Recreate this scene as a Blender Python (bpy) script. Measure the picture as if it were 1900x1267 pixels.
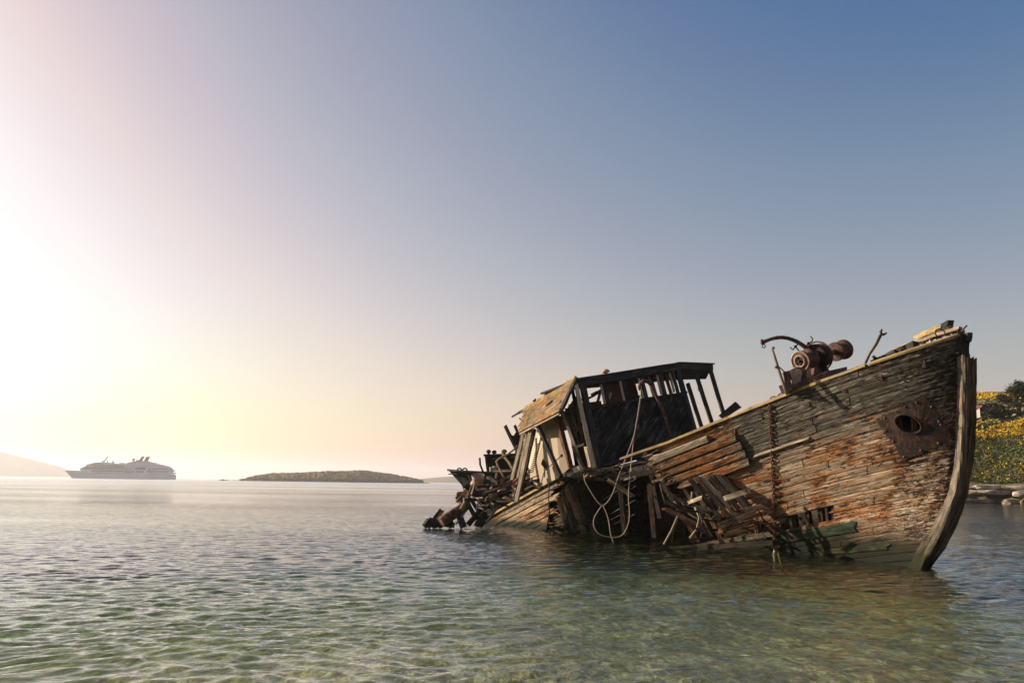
import bpy, bmesh, math, random
import numpy as np
from mathutils import Vector, Matrix, noise

random.seed(7)
for o in list(bpy.data.objects):
    bpy.data.objects.remove(o, do_unlink=True)
scene = bpy.context.scene
COL = scene.collection

# ---------------------------------------------------------------- camera
F, CX, CY = 1478.0, 950.0, 633.5
PITCH, ROLL, EYE = math.radians(10.06), 0.0138, 1.7
CAM_ROT = Matrix.Rotation(math.pi / 2 + PITCH, 3, 'X') @ Matrix.Rotation(ROLL, 3, 'Z')
cam_data = bpy.data.cameras.new('camera')
cam_data.sensor_width = 36.0
cam_data.lens = F / 1900.0 * 36.0
cam_data.clip_start = 0.1
cam_data.clip_end = 30000.0
cam = bpy.data.objects.new('camera', cam_data)
COL.objects.link(cam)
cam.matrix_world = Matrix.Translation((0, 0, EYE)) @ CAM_ROT.to_4x4()
scene.camera = cam

# ---------------------------------------------------------------- sky and sun
SUN_AZ, SUN_EL = math.radians(-68.0), math.radians(16.0)      # azimuth from +Y, clockwise
world = bpy.data.worlds.new('World')
scene.world = world
world.use_nodes = True
wn, wl = world.node_tree.nodes, world.node_tree.links
wn.clear()
sky = wn.new('ShaderNodeTexSky')
sky.sky_type = 'NISHITA'
sky.sun_disc = False
sky.sun_elevation = SUN_EL
sky.sun_rotation = SUN_AZ
sky.altitude = 0.0
sky.air_density = 1.0
sky.dust_density = 2.0
sky.ozone_density = 1.5
bg = wn.new('ShaderNodeBackground')
bg.inputs['Strength'].default_value = 0.06
wo = wn.new('ShaderNodeOutputWorld')
# soft response of the hazy morning sky, one curve per channel (the sky's own radiance / 8 -> 0..1)
sep = wn.new('ShaderNodeSeparateColor'); com = wn.new('ShaderNodeCombineColor')
wl.new(sky.outputs[0], sep.inputs[0])
SKY_CURVES = (
    ((0, 0), (.9, .031), (1.2, .080), (1.7, .148), (2.0, .182), (2.5, .248), (3.4, .345), (5.2, .44), (7.8, .52)),
    ((0, 0), (1.0, .040), (1.46, .078), (1.8, .118), (2.36, .160), (2.75, .196), (3.2, .226), (4.1, .300), (5.5, .40), (7.8, .51)),
    ((0, .03), (1.0, .105), (1.9, .145), (2.3, .158), (2.7, .178), (3.4, .212), (3.9, .242), (5.05, .310), (6.0, .40), (7.8, .51)))
for ch, pts in enumerate(SKY_CURVES):
    dv = wn.new('ShaderNodeMath'); dv.operation = 'DIVIDE'; dv.inputs[1].default_value = 8.0
    rp = wn.new('ShaderNodeValToRGB'); mu = wn.new('ShaderNodeMath'); mu.operation = 'MULTIPLY'; mu.inputs[1].default_value = 0.55 / 0.06 * 1.03
    while len(rp.color_ramp.elements) < len(pts): rp.color_ramp.elements.new(0.5)
    for e, (a, b) in zip(rp.color_ramp.elements, pts):
        e.position = a / 8.0; e.color = (b / 0.55, b / 0.55, b / 0.55, 1)
    wl.new(sep.outputs[ch], dv.inputs[0]); wl.new(dv.outputs[0], rp.inputs[0]); wl.new(rp.outputs[0], mu.inputs[0]); wl.new(mu.outputs[0], com.inputs[ch])
wl.new(com.outputs[0], bg.inputs[0])
wl.new(bg.outputs[0], wo.inputs[0])

sun_data = bpy.data.lights.new('sun', 'SUN')
sun_data.energy = 5.0
sun_data.angle = math.radians(0.6)
sun_data.color = (1.0, 0.86, 0.68)
sun = bpy.data.objects.new('sun', sun_data)
COL.objects.link(sun)
SUN_DIR = Vector((math.sin(SUN_AZ) * math.cos(SUN_EL), math.cos(SUN_AZ) * math.cos(SUN_EL), math.sin(SUN_EL)))
sun.rotation_euler = SUN_DIR.to_track_quat('Z', 'Y').to_euler()

scene.view_settings.view_transform = 'Standard'
scene.view_settings.look = 'None'
scene.view_settings.exposure = 1.05
scene.view_settings.gamma = 1.0
scene.render.engine = 'CYCLES'
cy = scene.cycles
cy.use_denoising = True
cy.max_bounces = 8
cy.diffuse_bounces = 3
cy.glossy_bounces = 4
cy.transmission_bounces = 4
cy.transparent_max_bounces = 12
cy.volume_bounces = 0
cy.caustics_reflective = False
cy.caustics_refractive = False
cy.sample_clamp_indirect = 6.0

# ---------------------------------------------------------------- helpers
def P(px, py, Y):
    """Point of the place at depth Y along the view that is seen at photo pixel (px, py)."""
    d = CAM_ROT @ Vector(((px - CX) / F, (CY - py) / F, -1.0))
    return Vector((d.x, d.y, d.z)) * (Y / d.y) + Vector((0, 0, EYE))

def W(px, py, z=0.0):
    """Point on the horizontal plane z seen at photo pixel (px, py)."""
    d = CAM_ROT @ Vector(((px - CX) / F, (CY - py) / F, -1.0))
    return d * ((z - EYE) / d.z) + Vector((0, 0, EYE))

def rnd(a, b):
    return random.uniform(a, b)

def link(ob, parent=None):
    COL.objects.link(ob)
    if parent is not None:
        ob.parent = parent
        ob.matrix_parent_inverse = parent_world(parent).inverted()
    return ob

def parent_world(o):
    m = o.matrix_basis.copy()
    p = o.parent
    while p is not None:
        m = p.matrix_basis @ o.matrix_parent_inverse @ m if o.parent is p else m
        o = p
        p = o.parent
    return m

def tag(o, label=None, cat=None, group=None, kind=None):
    if label: o['label'] = label
    if cat: o['category'] = cat
    if group: o['group'] = group
    if kind: o['kind'] = kind
    return o

def empty(name, loc, parent=None):
    e = bpy.data.objects.new(name, None)
    e.empty_display_size = 0.3
    e.matrix_basis = Matrix.Translation(loc)
    return link(e, parent)

class MB:
    """Collects verts and faces; build() links them as one mesh object."""
    def __init__(self):
        self.v, self.f, self.uv, self.sm = [], [], [], []
    def add(self, verts, faces, uvs=None, smooth=False):
        n = len(self.v)
        self.v += [tuple(x) for x in verts]
        for i, fc in enumerate(faces):
            self.f.append(tuple(k + n for k in fc))
            self.uv.append(uvs[i] if uvs else None)
            self.sm.append(smooth)
        return self
    def box(self, c, size, rot=None):
        sx, sy, sz = size[0] / 2, size[1] / 2, size[2] / 2
        vs = [Vector((x * sx, y * sy, z * sz)) for x in (-1, 1) for y in (-1, 1) for z in (-1, 1)]
        if rot is not None: vs = [rot @ v for v in vs]
        vs = [v + Vector(c) for v in vs]
        fs = [(0, 1, 3, 2), (4, 6, 7, 5), (0, 4, 5, 1), (2, 3, 7, 6), (0, 2, 6, 4), (1, 5, 7, 3)]
        return self.add(vs, fs)
    def beam(self, a, b, w, h, up=(0, 0, 1), seg=1, warp=0.0, taper=1.0, rag=0.0, roll=0.0):
        """A squared timber from a to b: w across, h along 'up'; rag splinters the ends."""
        a, b = Vector(a), Vector(b)
        d = b - a; L = d.length
        if L < 1e-6: return self
        t = d / L
        u = Vector(up); u = u - t * u.dot(t)
        if u.length < 1e-4: u = Vector((1, 0, 0)) - t * t.x
        u.normalize(); s = t.cross(u)
        if roll:
            q = Matrix.Rotation(roll, 3, t); u = q @ u; s = q @ s
        vs, fs, uvs = [], [], []
        o0 = rnd(0, 50); v0 = rnd(0, 50)
        for i in range(seg + 1):
            k = i / seg
            c = a + d * k
            if 0 < i < seg and warp:
                c = c + u * rnd(-warp, warp) + s * rnd(-warp, warp)
            m = 1 + (taper - 1) * k
            for (x, y) in ((-1, -1), (1, -1), (1, 1), (-1, 1)):
                e = Vector((0, 0, 0))
                if i in (0, seg) and rag:
                    e = t * rnd(-rag, rag)
                vs.append(c + s * (x * w / 2 * m) + u * (y * h / 2 * m) + e)
        for i in range(seg):
            for j in range(4):
                p, q = i * 4 + j, i * 4 + (j + 1) % 4
                fs.append((p, q, q + 4, p + 4))
                x0, x1 = o0 + L * i / seg, o0 + L * (i + 1) / seg
                wd = w if j % 2 == 0 else h
                y0 = v0 + j * 0.7
                uvs.append(((x0, y0), (x0, y0 + wd), (x1, y0 + wd), (x1, y0)))
        fs.append((3, 2, 1, 0)); uvs.append(((o0, v0), (o0, v0 + h), (o0 + w, v0 + h), (o0 + w, v0)))
        n = seg * 4
        fs.append((n, n + 1, n + 2, n + 3)); uvs.append(((o0, v0), (o0, v0 + h), (o0 + w, v0 + h), (o0 + w, v0)))
        return self.add(vs, fs, uvs)
    def tube(self, pts, r, sides=8, cap=True, smooth=True, lump=0.0):
        pts = [Vector(p) for p in pts]
        n = len(pts)
        rs = r if isinstance(r, (list, tuple)) else [r] * n
        t0 = (pts[1] - pts[0]).normalized()
        ref = Vector((0, 0, 1)) if abs(t0.z) < 0.9 else Vector((1, 0, 0))
        u = (ref - t0 * ref.dot(t0)).normalized()
        vs, fs = [], []
        for i in range(n):
            t = (pts[min(i + 1, n - 1)] - pts[max(i - 1, 0)])
            t = t.normalized() if t.length > 1e-9 else t0
            u = u - t * u.dot(t)
            u = u.normalized() if u.length > 1e-6 else t.orthogonal().normalized()
            s = t.cross(u)
            for k in range(sides):
                an = 2 * math.pi * k / sides
                rr = rs[i] * (1 + rnd(-lump, lump))
                vs.append(pts[i] + (u * math.cos(an) + s * math.sin(an)) * rr)
        for i in range(n - 1):
            for k in range(sides):
                p, q = i * sides + k, i * sides + (k + 1) % sides
                fs.append((p, q, q + sides, p + sides))
        self.add(vs, fs, None, smooth)
        if cap:
            m = len(self.v) - n * sides
            self.f.append(tuple(m + k for k in reversed(range(sides)))); self.uv.append(None); self.sm.append(False)
            m += (n - 1) * sides
            self.f.append(tuple(m + k for k in range(sides))); self.uv.append(None); self.sm.append(False)
        return self
    def lathe(self, c, axis, prof, sides=24, smooth=True):
        """prof: list of (distance along the axis, radius)."""
        c, ax = Vector(c), Vector(axis).normalized()
        u = ax.orthogonal().normalized(); s = ax.cross(u)
        vs, fs = [], []
        for (h, r) in prof:
            for k in range(sides):
                an = 2 * math.pi * k / sides
                vs.append(c + ax * h + (u * math.cos(an) + s * math.sin(an)) * max(r, 1e-4))
        for i in range(len(prof) - 1):
            for k in range(sides):
                p, q = i * sides + k, i * sides + (k + 1) % sides
                fs.append((p, q, q + sides, p + sides))
        return self.add(vs, fs, None, smooth)
    def prism(self, poly, ext):
        """A flat outline with real thickness: the polygon pushed along ext."""
        n = len(poly); e = Vector(ext)
        vs = [Vector(p) for p in poly] + [Vector(p) + e for p in poly]
        fs = [tuple(range(n)), tuple(reversed(range(n, 2 * n)))]
        for i in range(n):
            j = (i + 1) % n
            fs.append((i, i + n, j + n, j))
        return self.add(vs, fs)
    def build(self, name, material, parent=None):
        me = bpy.data.meshes.new(name)
        me.from_pydata(self.v, [], self.f)
        me.polygons.foreach_set('use_smooth', self.sm)
        if any(u is not None for u in self.uv):
            lay = me.uv_layers.new(name='UVMap')
            buf = []
            for f, u in zip(self.f, self.uv):
                if u is None: buf += [0.0] * (2 * len(f))
                else:
                    for q in u: buf += [q[0], q[1]]
            lay.data.foreach_set('uv', buf)
        me.materials.append(material)
        me.update()
        return link(bpy.data.objects.new(name, me), parent)

def grid_object(name, X, Y, Z, material, parent=None, smooth=True):
    """A sheet from 2-D arrays of coordinates."""
    r, c = X.shape
    co = np.stack([X, Y, Z], -1).reshape(-1, 3).astype(np.float32)
    i = np.arange(r * c).reshape(r, c)
    q = np.stack([i[:-1, :-1], i[:-1, 1:], i[1:, 1:], i[1:, :-1]], -1).reshape(-1, 4).astype(np.int32)
    me = bpy.data.meshes.new(name)
    me.vertices.add(len(co)); me.vertices.foreach_set('co', co.ravel())
    me.loops.add(q.size); me.loops.foreach_set('vertex_index', q.ravel())
    me.polygons.add(len(q))
    me.polygons.foreach_set('loop_start', np.arange(0, q.size, 4, dtype=np.int32))
    me.polygons.foreach_set('loop_total', np.full(len(q), 4, dtype=np.int32))
    me.polygons.foreach_set('use_smooth', np.full(len(q), smooth))
    me.update(calc_edges=True)
    me.materials.append(material)
    return link(bpy.data.objects.new(name, me), parent)

# ---- value noise in numpy, for terrain and waves
_rs = np.random.RandomState(5)
_tab = _rs.rand(256, 256)
def vnoise(x, y):
    xi, yi = np.floor(x).astype(int), np.floor(y).astype(int)
    fx, fy = x - xi, y - yi
    fx, fy = fx * fx * (3 - 2 * fx), fy * fy * (3 - 2 * fy)
    a = _tab[xi & 255, yi & 255]; b = _tab[(xi + 1) & 255, yi & 255]
    c = _tab[xi & 255, (yi + 1) & 255]; d = _tab[(xi + 1) & 255, (yi + 1) & 255]
    return (a * (1 - fx) + b * fx) * (1 - fy) + (c * (1 - fx) + d * fx) * fy - 0.5
def fbm(x, y, o=4):
    s, a = 0, 1.0
    for k in range(o):
        s = s + a * vnoise(x + 17.3 * k, y - 9.1 * k); x, y, a = x * 2.03, y * 2.03, a * 0.5
    return s

# ---- material helper
class MT:
    def __init__(self, name):
        self.m = bpy.data.materials.new(name)
        self.m.use_nodes = True
        self.t = self.m.node_tree
        self.t.nodes.clear()
        self.out = self.t.nodes.new('ShaderNodeOutputMaterial')
    def n(self, typ, **kw):
        nd = self.t.nodes.new(typ)
        for k, v in kw.items():
            if k.startswith('i_'):
                nd.inputs[k[2:].replace('_', ' ')].default_value = v
            else: setattr(nd, k, v)
        return nd
    def l(self, a, b): self.t.links.new(a, b); return b
    def coord(self, kind='Object', scale=(1, 1, 1), loc=(0, 0, 0)):
        tc = self.n('ShaderNodeTexCoord'); mp = self.n('ShaderNodeMapping')
        mp.inputs['Scale'].default_value = scale; mp.inputs['Location'].default_value = loc
        self.l(tc.outputs[kind], mp.inputs[0]); return mp.outputs[0]
    def noise(self, vec, scale, detail=4, rough=0.55, dist=0.0):
        nd = self.n('ShaderNodeTexNoise')
        nd.inputs['Scale'].default_value = scale; nd.inputs['Detail'].default_value = detail
        nd.inputs['Roughness'].default_value = rough; nd.inputs['Distortion'].default_value = dist
        self.l(vec, nd.inputs['Vector']); return nd.outputs['Fac']
    def ramp(self, fac, stops, interp='LINEAR'):
        nd = self.n('ShaderNodeValToRGB'); cr = nd.color_ramp; cr.interpolation = interp
        while len(cr.elements) < len(stops): cr.elements.new(0.5)
        for e, (p, c) in zip(cr.elements, stops):
            e.position = p; e.color = (c, c, c, 1) if isinstance(c, (int, float)) else (*c, 1)
        self.l(fac, nd.inputs[0]); return nd.outputs[0]
    def mix(self, fac, a, b, mode='MIX'):
        nd = self.n('ShaderNodeMixRGB', blend_type=mode)
        for s, x in ((nd.inputs[0], fac), (nd.inputs[1], a), (nd.inputs[2], b)):
            if isinstance(x, (int, float)): s.default_value = x if s.type == 'VALUE' else (x, x, x, 1)
            elif isinstance(x, tuple): s.default_value = (*x, 1)
            else: self.l(x, s)
        return nd.outputs[0]
    def math(self, op, a, b=0.0, clamp=False):
        nd = self.n('ShaderNodeMath', operation=op); nd.use_clamp = clamp
        for s, x in ((nd.inputs[0], a), (nd.inputs[1], b)):
            if isinstance(x, (int, float)): s.default_value = x
            else: self.l(x, s)
        return nd.outputs[0]
    def bump(self, h, strength=0.5, dist=0.02, normal=None):
        nd = self.n('ShaderNodeBump'); nd.inputs['Strength'].default_value = strength
        nd.inputs['Distance'].default_value = dist; self.l(h, nd.inputs['Height'])
        if normal is not None: self.l(normal, nd.inputs['Normal'])
        return nd.outputs[0]
    def bsdf(self, color, rough=0.8, normal=None, metal=0.0, spec=0.3):
        b = self.n('ShaderNodeBsdfPrincipled')
        for s, x in ((b.inputs['Base Color'], color), (b.inputs['Roughness'], rough), (b.inputs['Metallic'], metal), (b.inputs['Specular IOR Level'], spec)):
            if isinstance(x, (int, float)): s.default_value = x
            elif isinstance(x, tuple): s.default_value = (*x, 1)
            else: self.l(x, s)
        if normal is not None: self.l(normal, b.inputs['Normal'])
        self.l(b.outputs[0], self.out.inputs[0]); return self.m

def simple_mat(name, c, rough=0.8, var=0.3, scale=3.0, bump=0.3, bdist=0.02, metal=0.0):
    m = MT(name); v = m.coord('Object')
    f = m.noise(v, scale, 6, 0.65)
    lo = tuple(x * (1 - var) for x in c); hi = tuple(min(1, x * (1 + var)) for x in c)
    col = m.ramp(f, [(0.3, lo), (0.7, hi)])
    nrm = m.bump(m.noise(v, scale * 6, 5), bump, bdist)
    return m.bsdf(col, rough, nrm, metal)

# ================================================================ the setting: sea, seabed, land
def sea_material():
    m = MT('sea_water')
    v = m.coord('Object', (1, 1, 1))
    vs = m.coord('Object', (0.45, 1.0, 1.0))
    h1 = m.noise(vs, 4.5, 4, 0.6, 0.3)
    h2 = m.noise(vs, 19.0, 3, 0.6, 0.4)
    patch = m.ramp(m.noise(m.coord('Object', (0.25, 1, 1)), 0.035, 3), [(0.36, 0.35), (0.62, 1.0)])
    h3 = m.noise(vs, 55.0, 2, 0.5, 0.2)
    h = m.math('ADD', m.math('ADD', m.math('MULTIPLY', h1, 0.70), m.math('MULTIPLY', h2, 0.30)), m.math('MULTIPLY', h3, 0.06))
    h = m.math('MULTIPLY', h, patch)
    nrm = m.bump(h, 1.0, 0.075)
    lw = m.n('ShaderNodeLayerWeight'); lw.inputs[0].default_value = 0.5; m.l(nrm, lw.inputs['Normal'])
    fr = m.math('ADD', m.math('MULTIPLY', m.math('POWER', lw.outputs['Facing'], 5.0), 0.98), 0.02, True)
    gl = m.n('ShaderNodeBsdfGlossy'); 
    sp = m.n('ShaderNodeSeparateXYZ'); m.l(v, sp.inputs[0])
    m.l(m.ramp(m.math('DIVIDE', sp.outputs[1], 400.0), [(0.03, 0.02), (0.25, 0.10), (0.9, 0.22)]), gl.inputs['Roughness']); m.l(nrm, gl.inputs['Normal'])
    gl.inputs['Color'].default_value = (1, 1, 1, 1)
    tr = m.n('ShaderNodeBsdfTransparent'); tr.inputs[0].default_value = (0.96, 0.98, 0.96, 1)
    mx = m.n('ShaderNodeMixShader')
    m.l(fr, mx.inputs[0]); m.l(tr.outputs[0], mx.inputs[1]); m.l(gl.outputs[0], mx.inputs[2])
    m.l(mx.outputs[0], m.out.inputs[0])
    va = m.n('ShaderNodeVolumeAbsorption'); va.inputs[0].default_value = (0.47, 0.66, 0.44, 1); va.inputs[1].default_value = 0.24
    m.l(va.outputs[0], m.out.inputs['Volume'])
    return m.m

def seabed_material():
    m = MT('seabed_sand_caustics')
    v = m.coord('Object', (1.0, 0.42, 1)); w = m.coord('Object', (0.5, 0.25, 1))
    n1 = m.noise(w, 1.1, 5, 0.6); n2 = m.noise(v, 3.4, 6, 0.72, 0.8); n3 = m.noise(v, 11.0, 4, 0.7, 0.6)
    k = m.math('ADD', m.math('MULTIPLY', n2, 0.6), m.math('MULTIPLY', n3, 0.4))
    c = m.ramp(k, [(0.36, (0.045, 0.038, 0.014)), (0.47, (0.20, 0.165, 0.075)), (0.55, (0.42, 0.34, 0.16)), (0.63, (0.80, 0.66, 0.36))])  # sand tones; the brightest flecks imitate caustic light, painted into the colour
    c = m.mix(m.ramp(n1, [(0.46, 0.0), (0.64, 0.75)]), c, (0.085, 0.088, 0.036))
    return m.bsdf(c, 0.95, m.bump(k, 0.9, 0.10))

def bed_depth(x, y):
    d = -0.10 - 0.035 * np.clip(y, 0, 40) - 0.05 * np.clip(y - 25, 0, 90) - 0.05 * np.clip(-x - 1, 0, 40)
    return d + 0.12 * fbm(x * 0.5, y * 0.5, 3)

# sea: rows at growing distance, so that the swell is real geometry where it can be made out
na = 560
r = np.concatenate([3.0 * np.exp(np.linspace(0, math.log(60 / 3.0), 800))[:-1], 60 * np.exp(np.linspace(0, math.log(150.0), 190))])
ang = np.linspace(-math.radians(62), math.radians(62), na)
R, A = np.meshgrid(r, ang, indexing='ij')
SX, SY = R * np.sin(A), R * np.cos(A) - 0.5
SZ = np.zeros_like(SX)
rsw = np.random.RandomState(11)
WX, WY = fbm(SX * 0.35, SY * 0.35, 2), fbm(SX * 0.35 + 40, SY * 0.35 + 7, 2)
for k in range(46):
    lam = 0.09 * (1.058 ** k)
    th = math.radians(100 + rsw.normal(0, 25))
    amp = 0.0100 * lam if lam < 0.36 else 0.0100 * 0.36 * (0.36 / lam) ** 1.2
    fade = np.clip(lam / (R * 0.012) - 0.5, 0, 1)
    SZ += amp * fade * 0.95 * (np.exp(1.15 * np.sin(2 * math.pi * (math.cos(th) * (SX + 0.9 * WX) + math.sin(th) * (SY + 0.9 * WY)) / lam + rsw.rand() * 6.28)) - 1.36)
sea = tag(grid_object('sea', SX, SY, SZ, sea_material()), kind='structure')

gx = np.concatenate([np.linspace(-9000, -60, 30)[:-1], np.linspace(-60, 60, 160), np.linspace(60, 9000, 30)[1:]])
gy = np.concatenate([np.linspace(-60, 0, 12)[:-1], np.linspace(0, 90, 160), np.linspace(90, 9200, 30)[1:]])
GX, GY = np.meshgrid(gx, gy)
GZ = bed_depth(GX, GY)
GZ = np.where(GY < 0, GZ + 0.06 * (-GY), GZ)
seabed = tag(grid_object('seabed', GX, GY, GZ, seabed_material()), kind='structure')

# far hills
def hill(name, pts, Y, depth, mat, seed):
    """A ridge whose skyline passes the given photo points at distance Y and falls to the water before and behind."""
    xs = [P(px, py, Y) for px, py in pts]
    hx = np.linspace(xs[0].x, xs[-1].x, 90)
    hz = np.interp(hx, [p.x for p in xs], [max(p.z, -0.5) for p in xs])
    t = np.linspace(-1, 1, 24)
    X, T = np.meshgrid(hx, t)
    Z = hz[None, :] * (np.cos(T * math.pi / 2) ** 0.8) - 1.0
    Yy = Y + T * depth + 0 * X
    Z = Z + (fbm(X / (depth * 0.3) + seed, Yy / (depth * 0.3), 4)) * hz[None, :] * 0.16 * np.cos(T * math.pi / 2)
    return tag(grid_object(name, X, Yy, Z, mat), kind='structure')
m_hill = simple_mat('far_heath', (0.16, 0.13, 0.07), 0.95, 0.4, 0.01, 0.0)
hill('far_hill', [(-700, 800), (-420, 770), (-160, 800), (0, 838), (40, 850), (75, 862), (95, 875), (104, 884)], 4200, 500, m_hill, 3)
hill('low_shore', [(742, 893.6), (790, 886.5), (850, 883), (950, 884), (1100, 886), (1300, 889), (1700, 890), (2600, 900)], 2400, 300, m_hill, 9)

# the air
def make_haze():
    mb = MB()
    mb.box((0, 3900, 75), (26000, 14000, 190))
    m = MT('hazy_air')
    pv = m.n('ShaderNodeVolumePrincipled')
    pv.inputs['Color'].default_value = (0.97, 0.925, 0.93, 1)
    pv.inputs['Density'].default_value = 0.00019
    pv.inputs['Anisotropy'].default_value = 0.35
    m.l(pv.outputs[0], m.out.inputs['Volume'])
    h = mb.build('haze', m.m)
    return tag(h, kind='stuff')
make_haze()

# ================================================================ materials of the wreck
def wood(name, dark, mid, light, rust=0.35, rust_c=(0.30, 0.10, 0.025), black=0.3, algae=0.0, moss=0.0, algae_h=1.0, rough=0.85, spots=True, lichen=0.0):
    m = MT(name)
    uv = m.n('ShaderNodeUVMap')
    mp = m.n('ShaderNodeMapping'); mp.inputs['Scale'].default_value = (1.6, 34, 1)
    m.l(uv.outputs[0], mp.inputs[0]); g = mp.outputs[0]
    mp2 = m.n('ShaderNodeMapping'); mp2.inputs['Scale'].default_value = (2.2, 9, 1)
    m.l(uv.outputs[0], mp2.inputs[0]); g2 = mp2.outputs[0]
    w = m.coord('Object'); ws = m.coord('Object', (1, 1, 0.55))
    oi = m.n('ShaderNodeObjectInfo')
    grain = m.noise(g, 1.0, 7, 0.68, 0.6)
    blot = m.noise(g2, 1.0, 5, 0.65, 0.4)
    c = m.ramp(grain, [(0.28, dark), (0.48, mid), (0.70, light)])
    c = m.mix(m.ramp(blot, [(0.35, 0.75), (0.60, 0.0)]), c, dark)
    # each plank weathered a little differently
    c = m.mix(1.0, c, m.ramp(oi.outputs['Random'], [(0.0, (0.78, 0.77, 0.76)), (0.5, (1.0, 0.98, 0.95)), (1.0, (1.2, 1.15, 1.08))]), 'MULTIPLY')
    if rust > 0:
        r1 = m.noise(ws, 1.15, 5, 0.62, 0.8)
        rr = m.math('ADD', m.math('MULTIPLY', r1, 0.62), m.math('MULTIPLY', blot, 0.30))
        rr = m.math('ADD', rr, m.math('MULTIPLY', grain, 0.20))
        mask = m.ramp(rr, [(0.68 - 0.26 * rust, 0.0), (0.80 - 0.24 * rust, 0.85)])
        rc = m.ramp(grain, [(0.3, tuple(x * 0.35 for x in rust_c)), (0.55, rust_c), (0.75, tuple(min(1, x * 1.8 + 0.03) for x in rust_c))])
        c = m.mix(mask, c, rc)
    if lichen > 0:
        ln = m.noise(w, 3.0, 5, 0.7)
        c = m.mix(m.ramp(ln, [(0.56 - 0.2 * lichen, 0.0), (0.70 - 0.2 * lichen, 0.8)]), c, (0.42, 0.27, 0.045))
    if black > 0:
        b1 = m.noise(w, 5.0, 6, 0.75, 1.0); b2 = m.noise(ws, 0.9, 3, 0.5)
        bb = m.math('ADD', m.math('MULTIPLY', b1, 0.7), m.math('MULTIPLY', b2, 0.4))
        c = m.mix(m.ramp(bb, [(0.68 - 0.2 * black, 0.0), (0.76 - 0.2 * black, 0.9)]), c, (0.013, 0.011, 0.010))
    if spots:
        mp3 = m.n('ShaderNodeMapping'); mp3.inputs['Scale'].default_value = (5.0, 9.0, 1)
        m.l(uv.outputs[0], mp3.inputs[0])
        vo = m.n('ShaderNodeTexVoronoi'); vo.inputs['Scale'].default_value = 1.0; vo.inputs['Randomness'].default_value = 0.75
        m.l(mp3.outputs[0], vo.inputs['Vector'])
        c = m.mix(m.ramp(vo.outputs['Distance'], [(0.07, 0.85), (0.16, 0.0)]), c, (0.02, 0.012, 0.008))
    if algae > 0:
        ge = m.n('ShaderNodeNewGeometry'); sp = m.n('ShaderNodeSeparateXYZ'); m.l(ge.outputs['Position'], sp.inputs[0])
        hz = m.math('ADD', sp.outputs[2], m.math('MULTIPLY', m.math('SUBTRACT', m.noise(w, 2.2, 5, 0.7), 0.5), 1.1))
        c = m.mix(m.ramp(m.math('DIVIDE', hz, algae_h), [(0.10, 1.0), (0.55, 0.0)]), c, m.ramp(grain, [(0.3, (0.007, 0.008, 0.004)), (0.6, (0.024, 0.024, 0.009)), (0.8, (0.075, 0.064, 0.022))]))
    if moss > 0:
        c = m.mix(m.ramp(m.noise(w, 1.6, 5, 0.65), [(0.50 - moss * 0.2, 0.0), (0.62 - moss * 0.2, 0.75)]), c, (0.085, 0.10, 0.02))
    crack = m.ramp(grain, [(0.30, 0.0), (0.42, 1.0)])
    c = m.mix(1.0, c, m.ramp(crack, [(0.0, 0.35), (1.0, 1.0)]), 'MULTIPLY')
    h = m.math('ADD', m.math('MULTIPLY', grain, 0.8), m.math('MULTIPLY', blot, 0.6))
    return m.bsdf(c, rough, m.bump(h, 0.9, 0.022), 0.0, 0.10)

M_GREY = wood('weathered_grey_plank', (0.035, 0.029, 0.024), (0.115, 0.096, 0.077), (0.30, 0.25, 0.20), rust=0.14, black=0.40, algae=1)
M_DARKGREY = wood('dark_sheer_plank', (0.013, 0.0115, 0.009), (0.050, 0.044, 0.034), (0.16, 0.14, 0.108), rust=0.0, black=0.5, moss=0.0)
M_BROWN = wood('brown_worn_plank', (0.030, 0.020, 0.014), (0.125, 0.086, 0.056), (0.34, 0.25, 0.165), rust=0.42, black=0.52, algae=1)
M_RUST = wood('rust_stained_plank', (0.030, 0.015, 0.009), (0.15, 0.082, 0.042), (0.38, 0.25, 0.14), rust=0.58, rust_c=(0.24, 0.088, 0.024), black=0.55, algae=1)
M_GREEN = wood('green_painted_plank', (0.008, 0.013, 0.007), (0.026, 0.046, 0.026), (0.085, 0.115, 0.06), rust=0.25, black=0.5, spots=False)
M_OLIVE = wood('weedy_plank', (0.007, 0.008, 0.004), (0.024, 0.026, 0.010), (0.08, 0.072, 0.028), rust=0.0, black=0.55)
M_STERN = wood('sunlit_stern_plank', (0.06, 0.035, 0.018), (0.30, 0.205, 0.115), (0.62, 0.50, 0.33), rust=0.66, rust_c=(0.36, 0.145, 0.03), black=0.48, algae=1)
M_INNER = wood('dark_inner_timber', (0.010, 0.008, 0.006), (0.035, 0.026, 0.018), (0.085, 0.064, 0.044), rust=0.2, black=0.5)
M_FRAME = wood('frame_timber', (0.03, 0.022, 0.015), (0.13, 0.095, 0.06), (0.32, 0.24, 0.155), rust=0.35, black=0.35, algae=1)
M_RAIL = wood('lichened_rail', (0.10, 0.07, 0.035), (0.30, 0.22, 0.12), (0.52, 0.42, 0.26), rust=0.0, black=0.2, lichen=0.25, spots=False)
M_STEM = wood('stem_timber', (0.040, 0.031, 0.023), (0.155, 0.125, 0.095), (0.36, 0.30, 0.235), rust=0.22, black=0.42, algae=1, algae_h=2.2)
M_CREAM = wood('faded_cream_paint', (0.30, 0.23, 0.155), (0.58, 0.47, 0.35), (0.74, 0.64, 0.50), rust=0.12, rust_c=(0.36, 0.18, 0.07), black=0.06, spots=False)
M_BARE = wood('bleached_timber', (0.11, 0.085, 0.06), (0.33, 0.265, 0.19), (0.58, 0.48, 0.36), rust=0.18, black=0.15, spots=False)
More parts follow.
